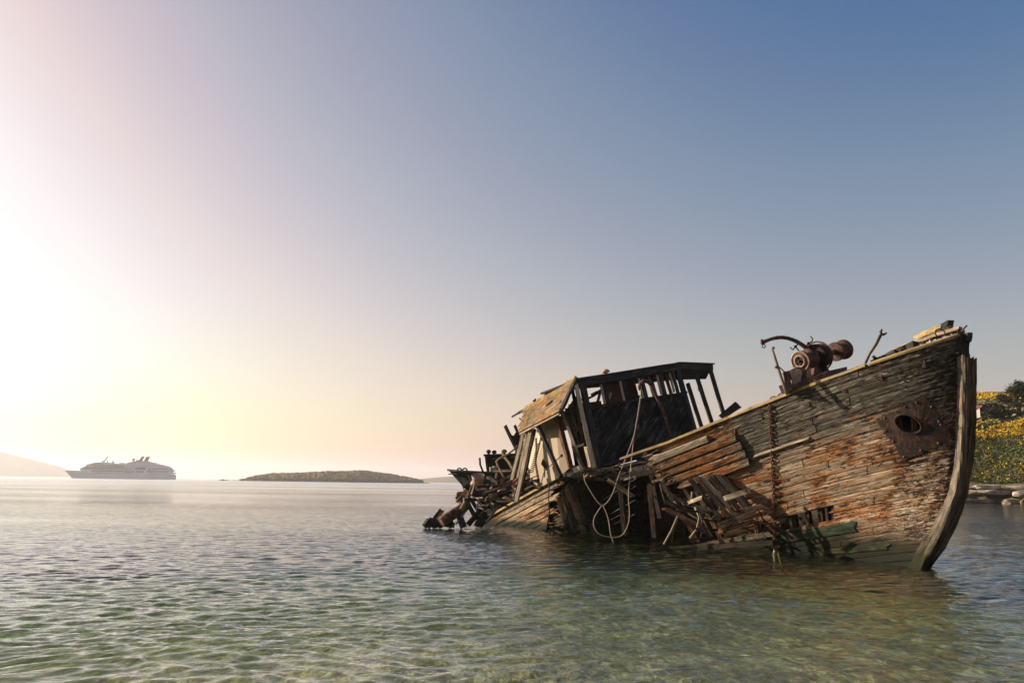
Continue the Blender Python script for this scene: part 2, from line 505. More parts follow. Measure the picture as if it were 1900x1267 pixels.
M_REDWOOD = wood('red_brown_board', (0.06, 0.028, 0.02), (0.20, 0.105, 0.075), (0.36, 0.22, 0.16), rust=0.2, black=0.2, spots=False)
M_TAR = wood('tarred_timber', (0.012, 0.011, 0.010), (0.042, 0.039, 0.036), (0.13, 0.12, 0.108), rust=0.0, black=0.2, spots=False)
M_ROOF = wood('lichened_roof', (0.06, 0.042, 0.024), (0.19, 0.135, 0.08), (0.34, 0.255, 0.16), rust=0.5, rust_c=(0.30, 0.13, 0.03), black=0.42, lichen=0.12, spots=False)

def rust_iron(name, a, b, c, metal=0.0, rough=0.8):
    m = MT(name); v = m.coord('Object')
    n1 = m.noise(v, 6.0, 6, 0.7, 0.4); n2 = m.noise(v, 30, 4, 0.7)
    col = m.ramp(n1, [(0.30, a), (0.5, b), (0.72, c)])
    col = m.mix(m.ramp(n2, [(0.55, 0.0), (0.72, 0.6)]), col, a)
    return m.bsdf(col, rough, m.bump(m.math('ADD', n1, n2), 0.7, 0.012), metal)
M_RUSTY = rust_iron('rusty_iron', (0.014, 0.008, 0.006), (0.085, 0.036, 0.023), (0.27, 0.15, 0.10))
M_RUSTDARK = rust_iron('dark_rusted_plate', (0.004, 0.003, 0.003), (0.017, 0.009, 0.006), (0.10, 0.035, 0.014))
M_CHAIN = rust_iron('rusty_chain', (0.03, 0.012, 0.008), (0.10, 0.04, 0.022), (0.20, 0.09, 0.05))
M_IRONPALE = rust_iron('flaking_pale_iron', (0.10, 0.05, 0.03), (0.36, 0.25, 0.17), (0.56, 0.46, 0.35))
M_BLACK = rust_iron('black_iron', (0.008, 0.007, 0.006), (0.022, 0.02, 0.018), (0.06, 0.05, 0.042))

def hull_skin(name, tone=(1, 1, 1), top=1.0, rust_add=0.0, black_add=0.0, wet_h=1.0, weed_h=1.0):
    """Ship's planking: weathering runs on across the seams, grain and cracks belong to each plank."""
    m = MT(name)
    uv = m.n('ShaderNodeUVMap'); uv.uv_map = 'UVMap'
    sk = m.n('ShaderNodeUVMap'); sk.uv_map = 'Skin'
    def mapped(src, sc, loc=(0, 0, 0)):
        mp = m.n('ShaderNodeMapping'); mp.inputs['Scale'].default_value = sc; mp.inputs['Location'].default_value = loc
        m.l(src.outputs[0], mp.inputs[0]); return mp.outputs[0]
    xy = m.n('ShaderNodeSeparateXYZ'); m.l(sk.outputs[0], xy.inputs[0]); su, sv = xy.outputs[0], xy.outputs[1]
    oi = m.n('ShaderNodeObjectInfo')
    grain = m.noise(mapped(uv, (1.5, 36, 1)), 1.0, 8, 0.70, 0.7)
    streak = m.noise(mapped(sk, (9, 60, 1)), 1.0, 6, 0.65, 0.3)          # long weather streaks along the side
    patchy = m.noise(mapped(sk, (7, 7, 1)), 1.0, 6, 0.66, 0.6)
    speck = m.noise(mapped(sk, (30, 84, 1)), 1.0, 5, 0.75, 0.5)
    fine = m.noise(mapped(sk, (110, 190, 1)), 1.0, 3, 0.7, 0.3)
    low = m.ramp(m.math('ADD', sv, m.math('MULTIPLY', m.math('SUBTRACT', patchy, 0.5), 0.25)), [(0.20, 0.0), (0.36, 1.0)])
    grey = m.ramp(grain, [(0.30, (0.012, 0.010, 0.008)), (0.43, (0.085, 0.074, 0.062)), (0.55, (0.20, 0.175, 0.145)), (0.70, (0.48, 0.42, 0.35))])
    brown = m.ramp(grain, [(0.30, (0.013, 0.008, 0.005)), (0.43, (0.098, 0.070, 0.047)), (0.55, (0.24, 0.18, 0.125)), (0.70, (0.54, 0.43, 0.31))])
    topc = m.ramp(grain, [(0.30, (0.006, 0.0055, 0.005)), (0.46, (0.050, 0.043, 0.033)), (0.58, (0.130, 0.112, 0.085)), (0.72, (0.38, 0.325, 0.245))])
    c = m.mix(m.ramp(streak, [(0.40, 0.0), (0.60, 1.0)]), grey, brown)
    c = m.mix(1.0, c, tone, 'MULTIPLY')
    if top: c = m.mix(low, topc, c)
    # rust weeping along the strakes: below and abaft the hawse plate, and by the break
    zone = m.math('ADD', m.math('MULTIPLY', patchy, 0.55), m.math('MULTIPLY', streak, 0.45))
    near_break = m.ramp(su, [(0.70, 0.0), (0.80, 0.13)])
    mid = m.ramp(sv, [(0.20, 0.0), (0.34, 0.09), (0.74, 0.09), (0.86, 0.0)])
    zone = m.math('ADD', m.math('ADD', zone, rust_add), m.math('ADD', near_break, mid))
    rust = m.ramp(m.math('ADD', zone, m.math('MULTIPLY', m.math('SUBTRACT', speck, 0.5), 0.16)), [(0.572, 0.0), (0.655, 0.88)])
    rc = m.ramp(m.math('ADD', m.math('MULTIPLY', grain, 0.6), m.math('MULTIPLY', speck, 0.4)), [(0.32, (0.030, 0.012, 0.006)), (0.48, (0.17, 0.058, 0.015)), (0.58, (0.40, 0.155, 0.038)), (0.70, (0.58, 0.33, 0.14))])
    c = m.mix(rust, c, rc)
    # flaked black paint and tar in ragged clusters
    bl = m.math('ADD', m.math('MULTIPLY', speck, 0.60), m.math('MULTIPLY', patchy, 0.30))
    bl = m.math('ADD', bl, m.math('MULTIPLY', fine, 0.22))
    bz = m.ramp(su, [(0.0, 0.06), (0.30, 0.0), (0.7, -0.0)])
    bl = m.math('ADD', m.math('ADD', bl, black_add), bz)
    c = m.mix(m.ramp(bl, [(0.580, 0.0), (0.615, 0.95)]), c, (0.011, 0.009, 0.008))
    pale = m.math('ADD', m.math('MULTIPLY', streak, 0.5), m.math('MULTIPLY', speck, 0.5))
    c = m.mix(m.ramp(pale, [(0.36, 0.85), (0.43, 0.0)]), c, (0.47, 0.41, 0.335))
    # fastenings
    vo = m.n('ShaderNodeTexVoronoi'); vo.inputs['Scale'].default_value = 1.0; vo.inputs['Randomness'].default_value = 0.7
    m.l(mapped(uv, (4.2, 8.5, 1)), vo.inputs['Vector'])
    c = m.mix(m.ramp(vo.outputs['Distance'], [(0.06, 0.9), (0.13, 0.0)]), c, (0.018, 0.010, 0.007))
    c = m.mix(1.0, c, m.ramp(oi.outputs['Random'], [(0.0, (0.84, 0.84, 0.84)), (1.0, (1.14, 1.12, 1.10))]), 'MULTIPLY')
    # weed and wet at the foot
    ge = m.n('ShaderNodeNewGeometry'); sp = m.n('ShaderNodeSeparateXYZ'); m.l(ge.outputs['Position'], sp.inputs[0])
    hz = m.math('ADD', sp.outputs[2], m.math('MULTIPLY', m.math('SUBTRACT', patchy, 0.5), 0.9))
    hz = m.math('ADD', hz, m.math('MULTIPLY', m.math('SUBTRACT', speck, 0.5), 0.9))
    weed = m.ramp(m.math('ADD', m.math('MULTIPLY', grain, 0.5), m.math('MULTIPLY', speck, 0.5)), [(0.38, (0.008, 0.008, 0.004)), (0.52, (0.018, 0.016, 0.006)), (0.62, (0.050, 0.042, 0.016)), (0.72, (0.17, 0.115, 0.058))])
    c = m.mix(m.ramp(m.math('DIVIDE', hz, weed_h), [(0.40, 0.95), (0.90, 0.0)]), c, weed)
    wet = m.ramp(hz, [(0.20 * wet_h, 0.97), (0.62 * wet_h, 0.0)])
    c = m.mix(wet, c, (0.010, 0.011, 0.006))
    h = m.math('ADD', m.math('MULTIPLY', grain, 0.9), m.math('MULTIPLY', speck, 0.35))
    return m.bsdf(c, 0.85, m.bump(h, 0.9, 0.024), 0.0, 0.12)
M_HULLSKIN = hull_skin('weathered_hull_skin', (1.38, 1.22, 1.04), 1.0, 0.012)
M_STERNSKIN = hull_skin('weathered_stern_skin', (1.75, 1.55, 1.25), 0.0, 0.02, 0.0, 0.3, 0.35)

def tar_sheet():
    m = MT('tarred_sheeting'); w = m.coord('Object')
    mr = m.n('ShaderNodeMapping'); mr.inputs['Rotation'].default_value = (0, math.radians(-35), 0)
    mp = m.n('ShaderNodeMapping'); mp.inputs['Scale'].default_value = (11.0, 4.0, 1.2)
    tc = m.n('ShaderNodeTexCoord'); m.l(tc.outputs['Object'], mr.inputs[0]); m.l(mr.outputs[0], mp.inputs[0])
    s = m.noise(mp.outputs[0], 1.0, 6, 0.72, 0.3)
    p = m.noise(w, 0.8, 4, 0.6)
    k = m.math('ADD', m.math('MULTIPLY', s, 0.8), m.math('MULTIPLY', p, 0.4))
    c = m.ramp(k, [(0.48, (0.008, 0.0078, 0.007)), (0.60, (0.026, 0.024, 0.021)), (0.68, (0.065, 0.060, 0.052)), (0.78, (0.15, 0.14, 0.12))])
    c = m.mix(m.ramp(m.noise(w, 14, 4, 0.7), [(0.60, 0.0), (0.74, 0.4)]), c, (0.12, 0.11, 0.10))
    return m.bsdf(c, 0.9, m.bump(k, 0.5, 0.02), 0.0, 0.05)
M_SHEET = tar_sheet()
M_ROPE = simple_mat('old_rope', (0.42, 0.31, 0.22), 0.9, 0.3, 40, 0.5, 0.005)

# ================================================================ the wrecked hull
C_AFT = Vector((-0.45, 0.893, 0.0)).normalized()      # along the keel, towards the stern
N_NEAR = Vector((-0.893, -0.45, 0.0)).normalized()    # out of the side that faces the beach
LIST = math.radians(9.0)
NN = N_NEAR * math.cos(LIST) - Vector((0, 0, 1)) * math.sin(LIST)
STEM_FOOT = W(1722, 1055)
wreck = empty('shipwreck', STEM_FOOT)
tag(wreck, 'broken wooden ship rotting in the shallows, bow high and stern sunk', 'shipwreck')

def mirror(p, r):
    """Reflect p about the ship's leaning middle plane through r."""
    return p - NN * (2 * (p - r).dot(NN))

def poly_at(pts, t):
    """Point at share t of a pixel polyline, by arc length."""
    ds = [0.0]
    for a, b in zip(pts[:-1], pts[1:]):
        ds.append(ds[-1] + math.hypot(b[0] - a[0], b[1] - a[1]))
    s = t * ds[-1]
    if t >= 1:
        a, b, k = pts[-2], pts[-1], 1 + (s - ds[-1]) / max(ds[-1] - ds[-2], 1e-6)
        return (a[0] + (b[0] - a[0]) * k, a[1] + (b[1] - a[1]) * k)
    for i in range(len(ds) - 1):
        if s <= ds[i + 1]:
            k = (s - ds[i]) / max(ds[i + 1] - ds[i], 1e-6)
            a, b = pts[i], pts[i + 1]
            return (a[0] + (b[0] - a[0]) * k, a[1] + (b[1] - a[1]) * k)

RABBET = [(1778, 624), (1780, 700), (1779, 780), (1776, 860), (1768, 908), (1750, 955), (1727, 1005), (1706, 1052)]
BREAK = [(1203, 838), (1350, 1100)]
YW0, YW1 = W(1722, 1055).y, W(1250, 1010).y
def bow_px(u, v):
    a, b = poly_at(RABBET, max(v, 0)), poly_at(BREAK, max(v, 0))
    if v < 0:
        a = (a[0], a[1] + v * 430); b = (b[0] + v * 147, b[1] + v * 262)
    uu = min(max(u, 0), 1)
    return (a[0] + (b[0] - a[0]) * u, a[1] + (b[1] - a[1]) * u - (9 - 4 * v) * math.sin(math.pi * uu ** 0.9))
def bow(u, v):
    x, y = bow_px(u, v)
    Y = YW0 + (YW1 - YW0) * u
    Y += (v - 0.86) * (0.95 - 0.25 * u + 0.75 * math.sin(math.pi * min(max(u, 0), 1) ** 0.8))
    Y -= 0.42 * math.sin(math.pi * min(max(u, 0), 1) ** 0.8) * (0.55 + 0.45 * math.sin(math.pi * min(max(v, 0), 1)))
    return P(x, y, Y)

STOP = [(1064, 874), (1022, 896), (950, 936), (882, 974)]
def stern_px(u, v):
    a = poly_at(STOP, u)
    return (a[0] - 20 * v * (1 - 0.6 * u) - 14 * v * v, a[1] + 135 * v * (1 - 0.25 * u))
SY0, SY1 = W(1020, 986).y - 0.3, W(892, 970).y
def stern(u, v):
    x, y = stern_px(u, v)
    return P(x, y, SY0 + (SY1 - SY0) * u + v * 0.9 - 0.25 * math.sin(math.pi * min(max(u, 0), 1)))
def far_bow(u, v):
    p, r = bow(u, v), bow(0, v)
    return p - NN * max(2 * (p - r).dot(NN), 0.10 + 2.2 * min(max(u, 0), 1))
def far_stern(u, v): return mirror(stern(u, v), bow(0, 0.6 * min(max(v, 0), 1)))
def far_mid(u, v):
    return far_bow(1.0, v).lerp(far_stern(0.0, v * 1.3), u) + N_NEAR * (-0.35 * math.sin(math.pi * u))

def surf_n(S, u, v, sgn=1):
    e = 0.01
    n = (S(u + e, v) - S(u - e, v)).cross(S(u, v + e) - S(u, v - e))
    n.normalize()
    side = N_NEAR if sgn > 0 else -N_NEAR
    return n if n.dot(side) > 0 else -n

def plank(S, u0, u1, v0, v1, mat, parent, thick=0.055, out=0.0, seg=12, rag0=0.0, rag1=0.0, gap=0.06, side=1, wear=1.0, name='plank', cols=4, tilt=0.010, curl=0.0, skin=False):
    """One strake piece laid on surface S between u0..u1 and v0..v1, its edges worn and its ends ragged."""
    mb = MB()
    dv = v1 - v0
    L = (S(u1, v0) - S(u0, v0)).length
    wd = (S(u0, v1) - S(u0, v0)).length
    e0 = [rnd(0, rag0) for _ in range(cols + 1)]
    e1 = [rnd(0, rag1) for _ in range(cols + 1)]
    uo, vo = rnd(0, 60), rnd(0, 60)
    sd = rnd(0, 100)
    outer, inner, suv = [], [], []
    for i in range(seg + 1):
        k = i / seg
        for j in range(cols + 1):
            q = j / cols
            uu0, uu1 = u0 + e0[j], u1 - e1[j]
            u = uu0 + (uu1 - uu0) * k
            v = v0 + dv * (gap / 2 + (1 - gap) * q)
            if j in (0, cols):
                v += dv * 0.075 * wear * noise.noise(Vector((u * L * 2.5 + sd, j * 3.1, sd))) * (1 if j == 0 else -1) + dv * 0.03 * wear * (1 if j == 0 else -1)
            p = S(u, v); n = surf_n(S, u, v, side)
            off = out + tilt * (q - 0.5) + 0.010 * wear * noise.noise(Vector((u * L * 1.3 + sd, v * 40, 1.7)))
            if curl and k > 0.75: off += curl * ((k - 0.75) / 0.25) ** 2
            if j in (0, cols): off -= 0.008
            outer.append(p + n * off); inner.append(p + n * (off - thick)); suv.append((u, v))
    nc = cols + 1
    N = len(outer)
    fs, uvs = [], []
    def uvq(i, j): return (uo + L * i / seg, vo + wd * j / cols)
    for i in range(seg):
        for j in range(cols):
            a = i * nc + j
            fs.append((a, a + 1, a + 1 + nc, a + nc))
            t = (uvq(i, j), uvq(i, j + 1), uvq(i + 1, j + 1), uvq(i + 1, j)); uvs.append(t)
            fs.append((N + a + nc, N + a + 1 + nc, N + a + 1, N + a)); uvs.append(t[::-1])
        for j in (0, cols):
            a = i * nc + j
            f = (a, a + nc, N + a + nc, N + a)
            fs.append(f if j == 0 else f[::-1])
            x0, x1 = uo + L * i / seg, uo + L * (i + 1) / seg
            t = ((x0, vo + 5), (x1, vo + 5), (x1, vo + 5 + thick), (x0, vo + 5 + thick)); uvs.append(t if j == 0 else t[::-1])
    for i in (0, seg):
        for j in range(cols):
            a = i * nc + j
            f = (a, N + a, N + a + 1, a + 1)
            fs.append(f if i == 0 else f[::-1])
            uvs.append(((uo, vo), (uo + thick, vo), (uo + thick, vo + 0.03), (uo, vo + 0.03)))
    mb.add(outer + inner, fs, uvs)
    ob = mb.build(name, mat, parent)
    if skin:
        lay = ob.data.uv_layers.new(name='Skin')
        buf = []
        for f in fs:
            for q in f: buf += suv[q % N]
        lay.data.foreach_set('uv', buf)
    return ob

def sheet(S, u0, u1, v0, v1, off, mat, name, parent, nu=24, nv=12, side=1, thick=0.03, skip=None):
    mb = MB(); vs, ws = [], []
    for i in range(nu + 1):
        for j in range(nv + 1):
            u, v = u0 + (u1 - u0) * i / nu, v0 + (v1 - v0) * j / nv
            n = surf_n(S, u, v, side); p = S(u, v)
            vs.append(p + n * off); ws.append(p + n * (off - thick))
    N = len(vs); fs, uvs = [], []
    for i in range(nu):
        for j in range(nv):
            u, v = u0 + (u1 - u0) * (i + 0.5) / nu, v0 + (v1 - v0) * (j + 0.5) / nv
            if skip and skip(u, v): continue
            a = i * (nv + 1) + j; b = a + nv + 1
            fs += [(a, a + 1, b + 1, b), (N + b, N + b + 1, N + a + 1, N + a)]
            t = ((u * 7, v * 3), (u * 7, v * 3 + .1), (u * 7 + .3, v * 3 + .1), (u * 7 + .3, v * 3)); uvs += [t, t]
    mb.add(vs + ws, fs, uvs, True)
    return mb.build(name, mat, parent)

def rib(S, u, v0, v1, off, w, d, mat, parent, side=1, name='frame', lean=0.0, seg=8, rag=0.0):
    """A curved frame timber standing inside surface S."""
    mb = MB(); vs, fs, uvs = [], [], []
    uo = rnd(0, 40)
    for i in range(seg + 1):
        v = v0 + (v1 - v0) * i / seg
        uu = u + lean * (v - v0)
        p = S(uu, v); n = surf_n(S, uu, v, side)
        t = (S(uu + 0.01, v) - S(uu - 0.01, v)).normalized()
        jit = rnd(-0.01, 0.01)
        for (x, y) in ((-1, 0), (1, 0), (1, 1), (-1, 1)):
            vs.append(p + t * (x * w / 2 + jit) + n * (off - y * d))
    L = (S(u, v1) - S(u, v0)).length
    for i in range(seg):
        for j in range(4):
            a, b = i * 4 + j, i * 4 + (j + 1) % 4
            fs.append((a, b, b + 4, a + 4))
            x0, x1 = uo + L * i / seg, uo + L * (i + 1) / seg
            uvs.append(((x0, j * .5), (x0, j * .5 + w), (x1, j * .5 + w), (x1, j * .5)))
    fs += [(3, 2, 1, 0), tuple(seg * 4 + k for k in range(4))]
    uvs += [((0, 0), (0, .1), (.1, .1), (.1, 0))] * 2
    mb.add(vs, fs, uvs)
    return mb.build(name, mat, parent)

def uv_of(px, py, S_px, g=(0.5, 0.5)):
    """Surface coordinates of a photo pixel."""
    u, v = g
    for _ in range(30):
        x, y = S_px(u, v); e = 1e-3
        xu, yu = S_px(u + e, v); xv, yv = S_px(u, v + e)
        a, b, c, d = (xu - x) / e, (xv - x) / e, (yu - y) / e, (yv - y) / e
        det = a * d - b * c
        rx, ry = px - x, py - y
        u += (d * rx - b * ry) / det; v += (a * ry - c * rx) / det
        v = min(max(v, 0.0), 1.3)
    return u, v

# ---- bow: lining, frames and strakes
NS = 26
HOLES = [((0.98, 0.215), (0.72, 0.30), (0.74, 0.62), (0.98, 0.70))]
def in_poly(u, v, poly):
    c = False
    for i in range(len(poly)):
        (x1, y1), (x2, y2) = poly[i], poly[i - 1]
        if (y1 > v) != (y2 > v) and u < (x2 - x1) * (v - y1) / (y2 - y1) + x1: c = not c
    return c
def pxpoly(pts): return [uv_of(x, y, bow_px) for x, y in pts]
BIG_HOLE = pxpoly([(1190, 935), (1242, 893), (1290, 884), (1338, 878), (1352, 902), (1372, 918), (1392, 946), (1370, 956), (1345, 972), (1352, 985), (1300, 1012), (1200, 1030)])
SLOT = pxpoly([(1448, 968), (1490, 954), (1532, 944), (1538, 962), (1500, 974), (1452, 984)])
HAWSE_UV = uv_of(1686, 786, bow_px)
def open_at(u, v):
    return in_poly(u, v, BIG_HOLE) or in_poly(u, v, SLOT) or math.hypot((u - HAWSE_UV[0]) * 7.6, (v - HAWSE_UV[1]) * 5.2) < 0.36

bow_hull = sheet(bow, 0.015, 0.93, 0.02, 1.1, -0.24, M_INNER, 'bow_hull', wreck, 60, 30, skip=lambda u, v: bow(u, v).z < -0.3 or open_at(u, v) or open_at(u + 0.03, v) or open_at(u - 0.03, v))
bow_hull['label'] = 'rising bow half of the hull with rust-streaked planks'
for i in range(19):
    u = 0.06 + 0.96 * i / 18
    dk = u > 0.68
    ve = 1.12
    while ve > .3 and bow(u, ve).z < -0.25: ve -= .02
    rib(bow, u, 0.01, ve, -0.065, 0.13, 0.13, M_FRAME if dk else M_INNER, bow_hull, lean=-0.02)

random.seed(21)
for k in range(NS):
    v0, v1 = k / NS, (k + 1) / NS
    vm = (v0 + v1) / 2
    # the stretches along this strake where planking survives
    us = [i / 400 * 1.10 for i in range(401)]
    end = 1.0 + (0.02 * math.sin(k * 2.1)) if k < 8 else 1.02
    if k in (0,): end = 0.985
    runs, cur = [], None
    for u in us:
        ok = u <= end and not open_at(u, vm) and bow(u, vm).z > -0.20
        if ok and cur is None: cur = [u, u]
        elif ok: cur[1] = u
        elif cur is not None:
            runs.append(cur); cur = None
    if cur: runs.append(cur)
    for (a, b) in runs:
        if b - a < 0.03: continue
        cuts = [a]
        x = a + rnd(0.25, 0.70)
        while x < b - 0.16:
            cuts.append(x); x += rnd(0.40, 0.70)
        cuts.append(b)
        for i in range(len(cuts) - 1):
            s, e = cuts[i], cuts[i + 1]
            first, last = i == 0 and a > 0.01, i == len(cuts) - 2
            plank(bow, s + (0 if first or i == 0 else 0.0012), e - (0.0012 if not last else 0), v0, v1, M_HULLSKIN, bow_hull, skin=True,
                  out=rnd(-0.006, 0.006) + (0.008 if vm < 0.22 else 0), seg=max(5, int((e - s) * 34)), rag0=0.012 if first else 0.0, rag1=0.035 if last else 0.0015,
                  gap=rnd(0.0, 0.03), wear=rnd(0.3, 0.9), cols=5 if last else 4, tilt=rnd(0.001, 0.010))

# doubling planks laid over the strakes by the break, thick enough to throw a shadow forward
for (va, vb, ua, ub, mt) in ((0.085, 0.135, 0.73, 1.02, M_HULLSKIN), (0.14, 0.185, 0.725, 1.0, M_HULLSKIN), (0.19, 0.235, 0.72, 0.985, M_HULLSKIN), (0.238, 0.285, 0.715, 0.97, M_HULLSKIN), (0.035, 0.082, 0.815, 1.03, M_BARE)):
    plank(bow, ua + rnd(-.004, .004), ub, va, vb, mt, bow_hull, out=0.105, thick=0.085, seg=12, rag0=0.002, rag1=0.04, gap=0.05, wear=1.3, cols=5, tilt=0.018, skin=True)
# rubbing strakes catching the light
_a, _b = uv_of(1511, 809, bow_px), uv_of(1397, 847, bow_px)
plank(bow, _a[0], _b[0], (_a[1] + _b[1]) / 2 - 0.006, (_a[1] + _b[1]) / 2 + 0.007, M_BARE, bow_hull, out=0.05, thick=0.05, seg=12, rag0=0.02, rag1=0.01, name='rubbing_strake')

# splintered ends of the upper strakes at the break
for i in range(46):
    v = rnd(0.0, 0.235)
    u = 0.985 + rnd(-0.02, 0.015)
    p = bow(u, v) + surf_n(bow, u, v) * rnd(-0.02, 0.07)
    d = (bow(u + 0.05, v) - bow(u, v)).normalized()
    MB().beam(p, p + d * rnd(0.10, 0.38) + Vector((rnd(-.03, .03), rnd(-.03, .03), rnd(-.06, .02))), rnd(0.012, 0.035), rnd(0.012, 0.05), taper=0.25, rag=0.02).build('splinter', random.choice([M_BARE, M_STERN, M_BARE, M_BROWN]), bow_hull)

# ---- rail and sheer of the bow
def rail_piece(pts, w, h, mat, name, parent, seg=1, Yoff=0.0):
    for (a, b) in zip(pts[:-1], pts[1:]):
        MB().beam(a, b, w, h, seg=3, warp=0.006, rag=0.015).build(name, mat, parent)
def bow_top(u, up=0.0, inn=0.0): return bow(u, 0.0) + Vector((0, 0, up)) - N_NEAR * inn
rail_piece([bow_top(u, 0.03, 0.04) for u in (0.30, 0.52, 0.74, 0.93)], 0.17, 0.07, M_RAIL, 'rail', bow_hull)
MB().beam(bow_top(0.93, 0.03, 0.04), P(1152, 851, bow(1.0, 0).y + 0.7), 0.14, 0.075, seg=4, warp=0.01, taper=0.75, rag=0.03).build('rail', M_RAIL, bow_hull)
plank(bow, 0.0, 0.30, -0.012, 0.004, M_RAIL, bow_hull, out=0.03, thick=0.12, seg=10, name='rail', rag1=0.03)

# far bulwark of the bow, standing higher because of the list
for (a, b, Ya, Yb, w, h, mt) in (((1700, 628), (1761, 602), 19.2, 17.6, 0.12, 0.12, M_RAIL), ((1704, 634), (1764, 607), 18.9, 17.4, 0.10, 0.07, M_INNER), ((1750, 606), (1764, 600), 17.8, 17.5, 0.14, 0.13, M_TAR), ((1662, 648), (1783, 609), 19.0, 17.1, 0.16, 0.07, M_BARE), ((1622, 676), (1700, 640), 19.3, 18.2, 0.16, 0.20, M_TAR), ((1680, 655), (1776, 622), 18.0, 17.0, 0.10, 0.06, M_RAIL)):
    MB().beam(P(*a, Ya), P(*b, Yb), w, h, seg=6, warp=0.014, rag=0.05).build('bulwark_timber', mt, bow_hull)
for i, x in enumerate((1668, 1684, 1697, 1712, 1726, 1741, 1757, 1770)):
    t = (x - 1662) / 121
    top = (x, 650 - 40 * t); bot = (x + 8, 676 - 46 * t)
    MB().beam(P(*bot, 18.4 - 1.2 * t), P(*top, 18.8 - 1.6 * t), 0.07, 0.11, rag=0.03, roll=rnd(-.4, .4)).build('stanchion', random.choice([M_TAR, M_BARE, M_INNER]), bow_hull)
for i in range(26):
    x = rnd(1614, 1712); t = (1712 - x) / 98
    y = 648 + 30 * t + rnd(-6, 8)
    p = P(x, y, rnd(17.9, 18.8))
    MB().beam(p, p + Vector((rnd(-.3, .3), rnd(-.2, .2), rnd(-.05, .12))), rnd(.04, .12), rnd(.03, .10), rag=0.05, taper=rnd(.5, 1)).build('splinter', random.choice([M_TAR, M_INNER, M_INNER, M_RAIL]), bow_hull)

# ---- stem post: squared baulk following the outer curve, split and worn
OUTER = [(1811, 662), (1812, 703), (1809, 780), (1804, 863), (1792, 927), (1777, 969), (1753, 1017), (1722, 1057), (1712, 1068)]
INNER = [(1783, 656), (1784, 703), (1782, 780), (1778, 863), (1768, 915), (1750, 960), (1727, 1010), (1703, 1056), (1694, 1068)]
def stem(f0, f1, name, mat, parent, dy, seed, top=0.0):
    """A run of the stem between shares f0..f1 of its width, following its curve, split and worn."""
    seg = 46
    vs, fs, uvs = [], [], []
    prof = [(0.0, 0.12), (0.06, -0.03), (0.22, -0.07), (0.34, -0.02), (0.50, -0.075), (0.66, -0.03), (0.84, -0.06), (0.98, 0.0), (1.0, 0.30), (0.0, 0.32)]
    for i in range(seg + 1):
        t = top + (1 - top) * i / seg
        Y = YW0 - 0.86 + 0.95 * t + dy
        (ix_, iy_), (ox_, oy_) = poly_at(INNER, t), poly_at(OUTER, t)
        a = P(ix_ + (ox_ - ix_) * f0, iy_ + (oy_ - iy_) * f0, Y); b = P(ix_ + (ox_ - ix_) * f1, iy_ + (oy_ - iy_) * f1, Y + 0.04)
        x = (b - a)
        back = Vector((x.y, -x.x, 0)).normalized()
        if back.y < 0: back = -back
        for j, (s, d) in enumerate(prof):
            split = 0.035 * noise.noise(Vector((j * 2.3, t * 4.0, seed))) + 0.03 * noise.noise(Vector((j * 5.3, t * 18.0, seed + 5)))
            vs.append(a + x * (s + 0.9 * split) + back * (d + split) + Vector((0, 0, rnd(-.16, .06) if i == 0 else 0)))
    n = len(prof)
    for i in range(seg):
        for j in range(n):
            p, q = i * n + j, i * n + (j + 1) % n
            fs.append((p, p + n, q + n, q))
            x0, x1 = 5.2 * i / seg, 5.2 * (i + 1) / seg
            uvs.append(((x0, j * .07 + seed), (x1, j * .07 + seed), (x1, j * .07 + .07 + seed), (x0, j * .07 + .07 + seed)))
    fs.append(tuple(range(n))); uvs.append(tuple((.02 * k, .1) for k in range(n)))
    return MB().add(vs, fs, uvs).build(name, mat, parent)
stem_post = stem(0.0, 0.55, 'stem_post', M_STEM, wreck, 0.0, 4.0)
stem(0.57, 1.0, 'stem_shaded_half', M_FRAME, stem_post, 0.10, 9.0)  # right half of the stem, its shade put in as darker timber
stem_post['label'] = 'pale split stem timber at the front of the bow'
ys = YW0 - 0.80
mb = MB()
for i in range(9):
    x = 1781 + i * 1.9
    mb = MB().beam(P(x + 1, 668, ys + 0.14 + 0.02 * i), P(x + rnd(-2, 2) - 1, 608 + i * 2.2 + rnd(-4, 10), ys + 0.10 + 0.03 * i), 0.05, rnd(.06, .14), seg=4, warp=0.012, rag=0.05)
    mb.build('stem_head_timber', random.choice([M_TAR, M_INNER, M_TAR, M_FRAME]), stem_post)
MB().beam(P(1796, 634, ys), P(1798, 618, ys), 0.10, 0.10, seg=2, warp=0.01, rag=0.02).build('stem_head_timber', M_TAR, stem_post)
MB().tube([P(1786, 612, ys), P(1794, 604, ys)], 0.018).build('bolt', M_RUSTY, stem_post)
mb = MB()
ringc = P(1743, 618, 16.9)
mb.tube([ringc + Vector((0.105 * math.cos(a), -0.02, 0.085 * math.sin(a))) for a in [i * math.pi / 12 for i in range(25)]], 0.015)
mb.tube([ringc + Vector((0.03, 0, .08)), ringc + Vector((.07, .02, .16)), ringc + Vector((.10, .05, .22))], 0.016)
mb.build('mooring_ring', M_RUSTY, bow_hull)
